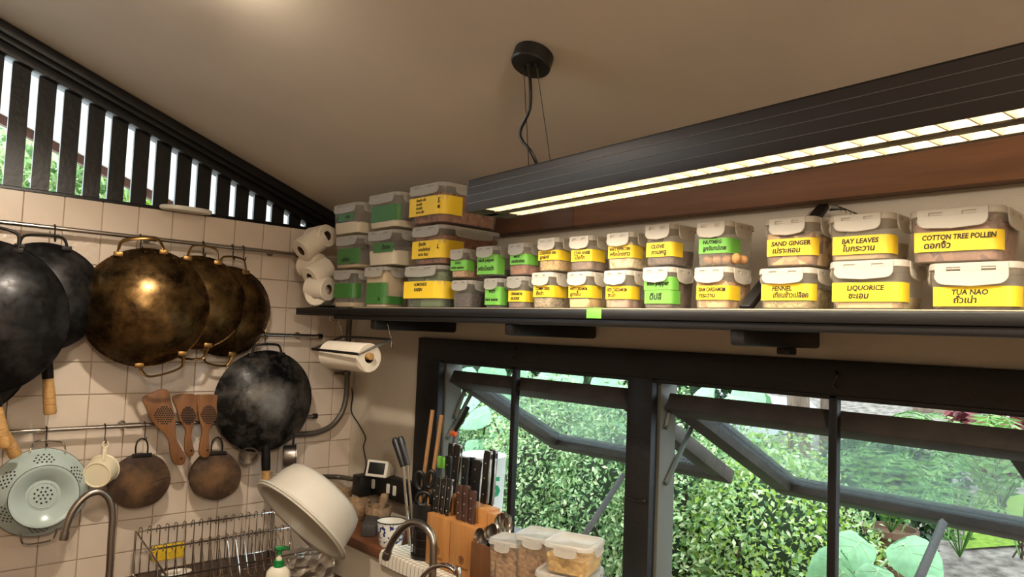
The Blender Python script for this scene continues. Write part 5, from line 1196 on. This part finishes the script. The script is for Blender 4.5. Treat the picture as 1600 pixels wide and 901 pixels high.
# white tub with a green figure behind the knives
c = at(752, 790, 1, .20); c.z = LZ+.001
b = NB(); box(b, (c.x-.16, .14, LZ-.03), (c.x+.16, .34, LZ)); o = obj('outer_sill', b, 'frame_wood'); recentre(o); tag(o, 'dark outer sill board outside the window behind the knives', 'sill')
mat('tub_white', (228, 224, 220), .5)
t = thing('white_tub', 'white tub with a green figure 5 outside the window behind the knives', 'tub', c)
ztb = at(760, 710, 1, .2).z - c.z
b = NB(); lathe(b, [(0, 0), (.085, 0), (.095, ztb-.01), (.098, ztb-.004), (.094, ztb), (0, ztb+.004)], 40); obj('tub', b, 'tub_white', t)
mat('figure_green', (40, 160, 110), .5)
me = text_mesh('5', .11, 'figure_green', shear=0, weight=.003); dd = (CAM-c); dd.z = 0; dd.normalize(); an = math.atan2(dd.y, dd.x)+D(14)
n_ = V((math.cos(an), math.sin(an), 0)); o = put('figure', me, t, basis(V((-n_.y, n_.x, 0)), (0, 0, 1), n_, n_*.0955 + V((.0, 0, ztb*.6)) - V((-n_.y, n_.x, 0))*.0))
# ------------------------------------------------------------------ garden outside
leafmat('leaf_hedge', [(52, 88, 48), (92, 134, 76), (138, 176, 112), (180, 208, 150)], .3, .35)
leafmat('leaf_hedge_pale', [(84, 124, 72), (146, 182, 118), (194, 216, 158), (224, 234, 186)], .3, .3)
leafmat('leaf_dark', [(22, 44, 22), (40, 70, 34), (70, 104, 52)], .3, .4)
leafmat('leaf_lime', [(98, 140, 40), (150, 184, 70), (180, 204, 96)], .4, .4)
mat('leaf_big', (112, 160, 120), .4, var=.25, scale=4)
mat('leaf_taro', (118, 168, 118), .4, var=.25, scale=4)
mat('leaf_vein', (170, 204, 150), .5)
leafmat('leaf_fern', [(70, 112, 46), (104, 146, 66), (132, 168, 84)], .35, .45)
mat('bark', (84, 68, 56), .9, col2=(128, 110, 92), scale=9, stretch=(3, 3, .5), bump=.5, bscale=20)
mat('twig', (70, 58, 44), .9)
mat('foliage_shade', (44, 58, 36), 1)  # dark green core colour standing in for the shade deep in the foliage
mat('terracotta', (110, 80, 62), .8, var=.2, scale=12)
gm_ = mat('garden_ground', (70, 62, 52), .95, col2=(142, 134, 124), scale=14, bump=.8, bscale=30, detail=12)
mat('gravel', (176, 176, 176), .95, col2=(128, 126, 122), scale=40, bump=.6, bscale=60)
mat('moss', (104, 132, 36), 1, var=.3, scale=30, bump=.4, bscale=80)
def gz(y): return .15 + .137*max(0, y-1)
b = NB()
for xa, xb in ((-16, 8),):
    ys = [.13, 1, 3, 6, 9, 14]
    A_ = [b.verts.new((xa, y, gz(y))) for y in ys]; B_ = [b.verts.new((xb, y, gz(y))) for y in ys]; 
    for k in range(5): b.faces.new((A_[k], B_[k], B_[k+1], A_[k+1]))
o = struct('ground', b, 'garden_ground')
b = NB(); vs = [b.verts.new((x, y, gz(y)+.012)) for x, y in ((-3.6, 5.2), (-2.2, 4.9), (-.9, 5.3), (-.4, 6.2), (-1.2, 7.4), (-3.0, 7.8), (-4.4, 6.8))]; b.faces.new(vs); o = obj('gravel_patch', b, 'gravel', recalc=False); tag(o, 'pale grey gravel patch behind the garden trees', 'gravel', None, 'stuff'); recentre(o)
b = NB()
vs = [b.verts.new((x, y, gz(y)+.015)) for x, y in [tuple(at(a_, c_, 2, .2).xy) for a_, c_ in ((1500, 935), (1650, 940), (1640, 885), (1530, 862))]]; b.faces.new(vs); o = obj('moss_patch', b, 'moss', recalc=False); tag(o, 'bright green moss patch on the ground at lower right of the window', 'moss', None, 'stuff'); recentre(o)
def leaf_cloud(pts, size, rnd, droop=.3, face=None, asp=.5):
    vs, fs = [], []
    for (p, s) in pts:
        s *= size
        d = V((rnd.uniform(-1, 1), rnd.uniform(-1, 1), rnd.uniform(-1, .6)-droop)).normalized()
        n = V((rnd.uniform(-.6, .6), rnd.uniform(-1.1, .1), rnd.uniform(.2, 1.2))).normalized()
        side = d.cross(n)
        if side.length < 1e-3: continue
        side.normalize(); nn = side.cross(d)
        i = len(vs); m_ = p + d*(s*.5)
        vs += [p, m_+side*(s*asp*.5)+nn*(s*.06), p+d*s, m_-side*(s*asp*.5)+nn*(s*.06)]
        fs += [(i, i+1, i+2), (i, i+2, i+3)]
    return vs, fs
def cloud_obj(name, vs, fs, m, parent=None, kind='stuff', label=None):
    me = bpy.data.meshes.new(name); me.from_pydata([tuple(v) for v in vs], [], fs); me.materials.append(MATS[m])
    o = bpy.data.objects.new(name, me); COL.objects.link(o); WM[o.name] = Matrix.Identity(4)
    if parent is not None:
        me.transform(WM[parent.name].inverted()); o.parent = parent; WM[o.name] = WM[parent.name]
    if kind: o['kind'] = kind
    return o
def bush(name, label, c, rad, n, size, m, seed, m2=None, stems=10, inner=True, group='garden shrubs'):
    rnd = random.Random(seed); c = V(c); base = V((c.x, c.y, gz(c.y)))
    t = thing(name, label, 'shrub', base, group)
    bumps = [(V((rnd.gauss(0, 1), rnd.gauss(0, 1), rnd.gauss(0, 1))).normalized(), rnd.uniform(.08, .22)) for _ in range(14)]
    def pt():
        d = V((rnd.gauss(0, 1), rnd.gauss(0, 1), rnd.gauss(0, 1))).normalized()
        if d.y > .35: d.y = -d.y*.6; d.normalize()
        k = 1+sum(h_*max(0, d.dot(bd)-.75)*4 for bd, h_ in bumps)
        f = rnd.uniform(.72, 1.0)**.7*k
        p = c + V((d.x*rad[0]*f, d.y*rad[1]*f, d.z*rad[2]*f)); p.z = max(p.z, base.z+.02)
        return p
    P_ = [(pt(), rnd.uniform(.6, 1.25)) for _ in range(n)]
    h_ = n*3//5 if m2 else n
    vs, fs = leaf_cloud(P_[:h_], size, rnd); cloud_obj('foliage', vs, fs, m, t)
    if m2: vs, fs = leaf_cloud(P_[h_:], size, rnd); cloud_obj('foliage', vs, fs, m2, t)
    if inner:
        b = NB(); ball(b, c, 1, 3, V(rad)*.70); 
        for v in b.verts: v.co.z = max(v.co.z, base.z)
        obj('shaded_core', b, 'foliage_shade', t, True)
    if stems:
        b = NB()
        for k in range(stems):
            q2 = pt(); tube(b, catmull([base+V((rnd.uniform(-.2, .2)*rad[0], rnd.uniform(-.3, 0)*rad[1], 0)), base.lerp(q2, .5)+V((rnd.uniform(-.1, .1), -.05, .05)), q2], 4), .006, 5)
        obj('stems', b, 'twig', t, True, kind='stuff')
    return t
def PY(px, py, y): return at(px, py, 1, y)
HN = 'hedge_shrub'
for k, (px, py, y, rx, rz, n, m, m2, lb) in enumerate((
    (760, 760, 1.7, .55, .50, 5200, 'leaf_hedge', 'leaf_hedge_pale', 'leafy hedge shrub behind the white tub, left end'),
    (870, 775, 1.55, .55, .55, 6500, 'leaf_hedge_pale', 'leaf_hedge', 'pale leafy hedge shrub seen in the middle of the left window'),
    (985, 790, 1.5, .5, .56, 4500, 'leaf_hedge', 'leaf_hedge_pale', 'leafy hedge shrub behind the window post'),
    (1090, 835, 1.45, .5, .45, 6000, 'leaf_hedge_pale', 'leaf_hedge', 'pale leafy hedge shrub at the left of the right window'),
    (1215, 850, 1.45, .42, .43, 5000, 'leaf_hedge_pale', 'leaf_lime', 'yellowish leafy hedge shrub left of the bar in the right window'),
    (1190, 745, 1.9, .40, .26, 1800, 'leaf_lime', 'leaf_hedge_pale', 'lime green shrub tips rising behind the hedge in the right window'),
    (900, 690, 2.3, .75, .35, 4200, 'leaf_lime', 'leaf_hedge', 'yellow green shrub behind the hedge in the left window'))):
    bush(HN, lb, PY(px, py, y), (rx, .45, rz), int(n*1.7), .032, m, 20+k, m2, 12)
for k, (px, py, y, rx, rz, n, sz, lb) in enumerate((
    (720, 640, 4.0, 1.2, 1.2, 2600, .12, 'dark tree foliage at far left behind the big leaves'),
    (950, 610, 4.6, 1.5, .9, 2600, .12, 'dark green thicket high behind the left window'),
    (1060, 640, 4.4, .40, .9, 1200, .12, 'dark thicket behind the window post'),
    (1390, 750, 2.9, .42, .30, 2200, .06, 'dark green low thicket behind the bar in the right window'),
    (1520, 600, 9.0, 1.6, .25, 900, .1, 'low dark planting far back under the window head'))):
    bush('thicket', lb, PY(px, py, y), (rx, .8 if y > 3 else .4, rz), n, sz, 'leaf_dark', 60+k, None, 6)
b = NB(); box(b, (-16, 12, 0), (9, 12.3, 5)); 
rnd = random.Random(5); vs, fs = leaf_cloud([(V((rnd.uniform(-15, 9), rnd.uniform(11, 12), rnd.uniform(1.5, 5.2))), rnd.uniform(.7, 1.3)) for _ in range(9000)], .34, rnd)
t = thing('far_hedge', 'dark hedge closing the garden far behind the window', 'hedge', (-3, 12, 1.5)); cloud_obj('foliage', vs, fs, 'leaf_dark', t); obj('shaded_core', b, 'foliage_shade', t, True)
# big heart-shaped leaves
def heart_leaf(bm, s, fold=.15, droop=.2, veins=False):
    prof = [(0, 0), (.18, .30), (.42, .44), (.68, .34), (.88, .16), (1.0, 0)]
    back = [(-.10, .16), (-.02, .34)]
    R_ = [(-.02, .02), (-.14, .18), (-.10, .34), (.08, .45), (.30, .48), (.55, .40), (.78, .24), (.93, .09), (1.05, 0)]
    def P3(u, v): return V((v*s, u*s, -abs(v)*fold*s + -droop*s*max(u, 0)**2))
    if not veins:
        mid = [bm.verts.new(P3(u, 0)+V((0, 0, -.0))) for u, v in R_]; mid[0].co = P3(0, 0)
        for sg in (-1, 1):
            ed = [bm.verts.new(P3(u, sg*v)) for u, v in R_[:-1]]
            for k in range(len(ed)-1):
                if k == 0: bm.faces.new((mid[0], ed[0], ed[1]) if sg > 0 else (mid[0], ed[1], ed[0]))
                f = (mid[k], ed[k], ed[k+1], mid[k+1]) if k else (mid[0], ed[1], mid[1])
                try: bm.faces.new(f if sg > 0 else f[::-1])
                except Exception: pass
            try: bm.faces.new((mid[-2], ed[-1], mid[-1]))
            except Exception: pass
    else:
        up = V((0, 0, .004*s))
        tube(bm, [P3(0, 0)+up, P3(.5, 0)+up, P3(1.0, 0)+up], [.010*s, .007*s, .002*s], 5)
        for u0, u1, v1 in ((0.0, -.06, .28), (.05, .2, .42), (.22, .48, .36), (.42, .70, .24)):
            for sg in (-1, 1): tube(bm, [P3(u0, 0)+up, P3((u0+u1)/2, sg*v1*.5)+up, P3(u1, sg*v1*.95)+up], [.006*s, .005*s, .002*s], 4)
hb = NB(); heart_leaf(hb, 1.0); heart_me = mesh_of(hb, 'leaf', 'leaf_big', 60)
hb = NB(); heart_leaf(hb, 1.0, veins=True); vein_me = mesh_of(hb, 'leaf_veins', 'leaf_vein')
heart_taro = heart_me.copy(); heart_taro.materials[0] = MATS['leaf_taro']
def big_plant(name, label, base, leaves, me_, group='large-leaved plants', veins=True):
    t = thing(name, label, 'plant', base, group); base = V(base)
    st = NB()
    for (p, s, dirv, nrm) in leaves:
        y = V(dirv).normalized(); z = V(nrm); z = (z-y*z.dot(y)).normalized(); x = y.cross(z)
        M = basis(x, y, z, p) @ Matrix.Diagonal((s, s, s, 1)); Mi = WM[t.name].inverted()
        lf = put('leaf', me_, t, Mi @ M)
        if veins: put('leaf_veins', vein_me, lf, Matrix.Identity(4))
        tube(st, catmull([base, base.lerp(V(p), .5)+V((0, 0, .08)), V(p)], 4), .006, 5)
    obj('stalks', st, 'leaf_vein', t, True, kind='stuff')
rnd = random.Random(12)
def rl(px, py, y, s, dx_=None):
    toward = (CAM-PY(px, py, y)).normalized()
    return (PY(px, py, y), s, (rnd.uniform(-1, 1), rnd.uniform(-.6, .0), rnd.uniform(-.9, -.1)), toward*.7+V((rnd.uniform(-.4, .4), 0, rnd.uniform(.3, 1))))
big_plant('broadleaf_plant', 'large-leaved plant at the upper left of the left window', (-1.2, 2.2, gz(2.2)), [rl(*a) for a in ((715, 580, 1.7, .20), (740, 585, 1.8, .22), (770, 575, 1.9, .24), (730, 620, 1.6, .20), (760, 645, 1.5, .20), (745, 690, 1.4, .19), (782, 660, 1.5, .20), (720, 665, 1.5, .17), (790, 610, 1.9, .22), (705, 560, 2.0, .22), (825, 590, 2.0, .22))], heart_me)
big_plant('broadleaf_plant', 'large-leaved plant behind the sash of the left window', (-.6, 2.6, gz(2.6)), [rl(*a) for a in ((830, 640, 2.2, .22), (850, 660, 2.2, .20), (880, 650, 2.3, .22), (905, 625, 2.4, .22), (930, 655, 2.3, .20), (865, 615, 2.5, .24), (945, 590, 2.4, .26), (905, 585, 2.5, .26), (880, 575, 2.6, .28), (970, 605, 2.4, .22), (960, 660, 2.3, .18))], heart_me)
big_plant('broadleaf_plant', 'large-leaved plant at the top left of the right window', (.2, 2.8, gz(2.8)), [rl(*a) for a in ((1110, 615, 2.4, .24), (1140, 622, 2.4, .26), (1165, 610, 2.5, .24), (1090, 625, 2.4, .2), (1185, 618, 2.6, .2), (1170, 690, 2.0, .16), (1190, 700, 2.1, .16))], heart_taro)
big_plant('taro_plant', 'taro with big pale green leaves close below the right window', (1.55, .95, gz(.95)), [(PY(px, py, y), s, d_, n_) for px, py, y, s, d_, n_ in ((1345, 845, .95, .16, (-.2, -.5, -.3), (.3, -.7, .7)), (1412, 850, .9, .17, (.6, -.3, -.35), (.2, -.7, .75)), (1312, 870, .85, .14, (-.5, -.4, -.4), (.3, -.6, .8)), (1372, 890, .8, .13, (.0, -.6, -.4), (.2, -.7, .7)), (1440, 905, .8, .13, (.5, -.4, -.3), (.2, -.6, .8)), (1318, 893, .75, .16, (-.3, -.5, -.4), (.3, -.7, .7)))], heart_taro)
# ferns
def frond(bm, p, d, L_, lift, wid, rnd, n=16):
    d = V(d); d.z = 0; d.normalize(); s = V((-d.y, d.x, 0)); pts = []
    for k in range(n+1):
        f = k/n; pts.append(p + d*(L_*f) + V((0, 0, lift*math.sin(f*2.4)-.18*L_*f*f)))
    tube(bm, pts, .0025, 4)
    for k in range(2, n):
        f = k/n; w_ = wid*math.sin(PI*min(1, f*.9+.12)); c = pts[k]; t_ = (pts[min(k+1, n)]-pts[k-1]).normalized()
        for sg in (-1, 1):
            e = c + s*(sg*w_) + t_*(w_*.5) - V((0, 0, w_*.25)); q1 = c + t_*(.35*L_/n) + (e-c)*.4; q2 = c - t_*(.35*L_/n) + (e-c)*.4
            bm.faces.new([bm.verts.new(v) for v in (c, q1, e, q2)])
def fern(label, c, L_, n, seed, pot=None, wid=.09, lift=.35):
    rnd = random.Random(seed); c = V(c); t = thing('fern', label, 'fern', c, 'garden ferns')
    for k in range(n):
        a = 2*PI*k/n + rnd.uniform(-.2, .2); b = NB(); frond(b, c, (math.cos(a), math.sin(a), 0), L_*rnd.uniform(.7, 1.1), lift*rnd.uniform(.6, 1.2), wid, rnd); obj('frond', b, 'leaf_fern', t, True, recalc=False)
    return t
pc = PY(1392, 812, 1.9); 
fern('fern growing in the clay pot seen through the right window', pc+V((0, 0, -.06)), .46, 13, 3, wid=.07)
t = thing('plant_pot', 'brown clay plant pot under the fern in the garden', 'plant pot', (pc.x, pc.y, pc.z-.12))
b = NB(); lathe(b, [(0, -.12), (.07, -.12), (.105, .05), (.12, .055), (.12, .085), (.108, .085), (.098, .06), (0, .05)], 28); obj('pot', b, 'terracotta', t)
b = NB(); box(b, (-.22, -.2, -.6), (.22, .2, -.121), .02); obj('stone_stand', b, 'bark', t)
fern('fern at the right edge of the window above the moss', PY(1560, 800, 1.5), .5, 13, 4, wid=.06)
fern('fern at lower right behind the prop stick', PY(1500, 870, 1.3), .36, 12, 5, wid=.05)
fern('palm-like fern high in the right window', PY(1530, 760, 2.4), .60, 12, 6, wid=.09, lift=.35)
fern('fern between the taro and the clay pot', PY(1440, 790, 2.1), .42, 11, 7, wid=.05)
# red-leaved plant, trees, log
leafmat('leaf_red', [(96, 36, 44), (140, 60, 66), (70, 60, 40)], .3)
for k, (px, py, y, lb) in enumerate(((1565, 655, 4.5, 'small red-leaved shrub at the far right of the garden'), (1590, 690, 3.6, 'red-leaved shrub at the right edge of the window'))):
    bush('red_shrub', lb, PY(px, py, y), (.28, .2, .18), 500, .10, 'leaf_red', 90+k, None, 5, inner=False)
def tree(label, px0, px1, py0, py1, y, r0, lean=0):
    p = PY(px0, py0, y); p.z = gz(y)-.05; q2 = PY(px1, py1, y); q2 = p + (q2-p)*(3.6/max(.3, (q2-p).z)) if (q2-p).z < 3.6 else q2
    t = thing('garden_tree', label, 'tree', p, 'garden trees')
    b = NB(); tube(b, catmull([p, p.lerp(q2, .3)+V((.05, 0, 0)), p.lerp(q2, .65)+V((-.04, 0, 0)), q2], 6), [r0*(1.25-.4*k/18) for k in range(19)], 14); obj('trunk', b, 'bark', t, True)
    rnd = random.Random(px0); vs, fs = leaf_cloud([(q2+V((rnd.gauss(0, .9), rnd.gauss(0, .7), rnd.gauss(.3, .5))), rnd.uniform(.7, 1.3)) for _ in range(1500)], .14, rnd); cloud_obj('foliage', vs, fs, 'leaf_dark', t)
tree('left of two garden tree trunks at the top of the right window', 1248, 1238, 700, 615, 3.9, .075)
tree('right of two garden tree trunks at the top of the right window', 1294, 1288, 700, 615, 4.3, .065)
b = NB(); p, q2 = PY(1430, 640, 7.5), PY(1500, 650, 7.5); tube(b, [p, q2], .09, 12); o = obj('fallen_log', b, 'bark'); recentre(o); tag(o, 'grey log lying on the ground far back in the garden', 'log')
# trees seen through the slats of the gable
for k, (px, py, x, ry, rz, n, lb) in enumerate(((60, 275, -3.2, .55, .34, 2600, 'tree crown seen through the left slats of the gable'), (170, 310, -3.6, .45, .30, 1500, 'tree crown lower down behind the middle slats'), (-60, 240, -4.2, .6, .5, 1800, 'tree crown at the far left behind the slats'))):
    c = at(px, py, 0, x); rnd = random.Random(40+k)
    t = thing('side_tree', lb, 'tree', (c.x, c.y, .0), 'trees outside the gable')
    P_ = []
    for _ in range(n):
        d = V((rnd.gauss(0, 1), rnd.gauss(0, 1), rnd.gauss(0, 1))).normalized()*rnd.uniform(.5, 1.1); P_.append((c+V((d.x*.5, d.y*ry, d.z*rz)), rnd.uniform(.6, 1.3)))
    vs, fs = leaf_cloud(P_, .09, rnd); cloud_obj('foliage', vs, fs, 'leaf_hedge_pale' if k != 1 else 'leaf_lime', t)
    b = NB(); tube(b, [V((c.x, c.y, 0)), V((c.x, c.y+.1, c.z-rz*.4))], [.09, .05], 10); obj('trunk', b, 'bark', t, True)
b = NB(); box(b, (-9, -9, -.1), (-.15, .12, 0)); struct('ground_side', b, 'bounce_pale')  # unseen ground, kept pale to bounce daylight up to the eave
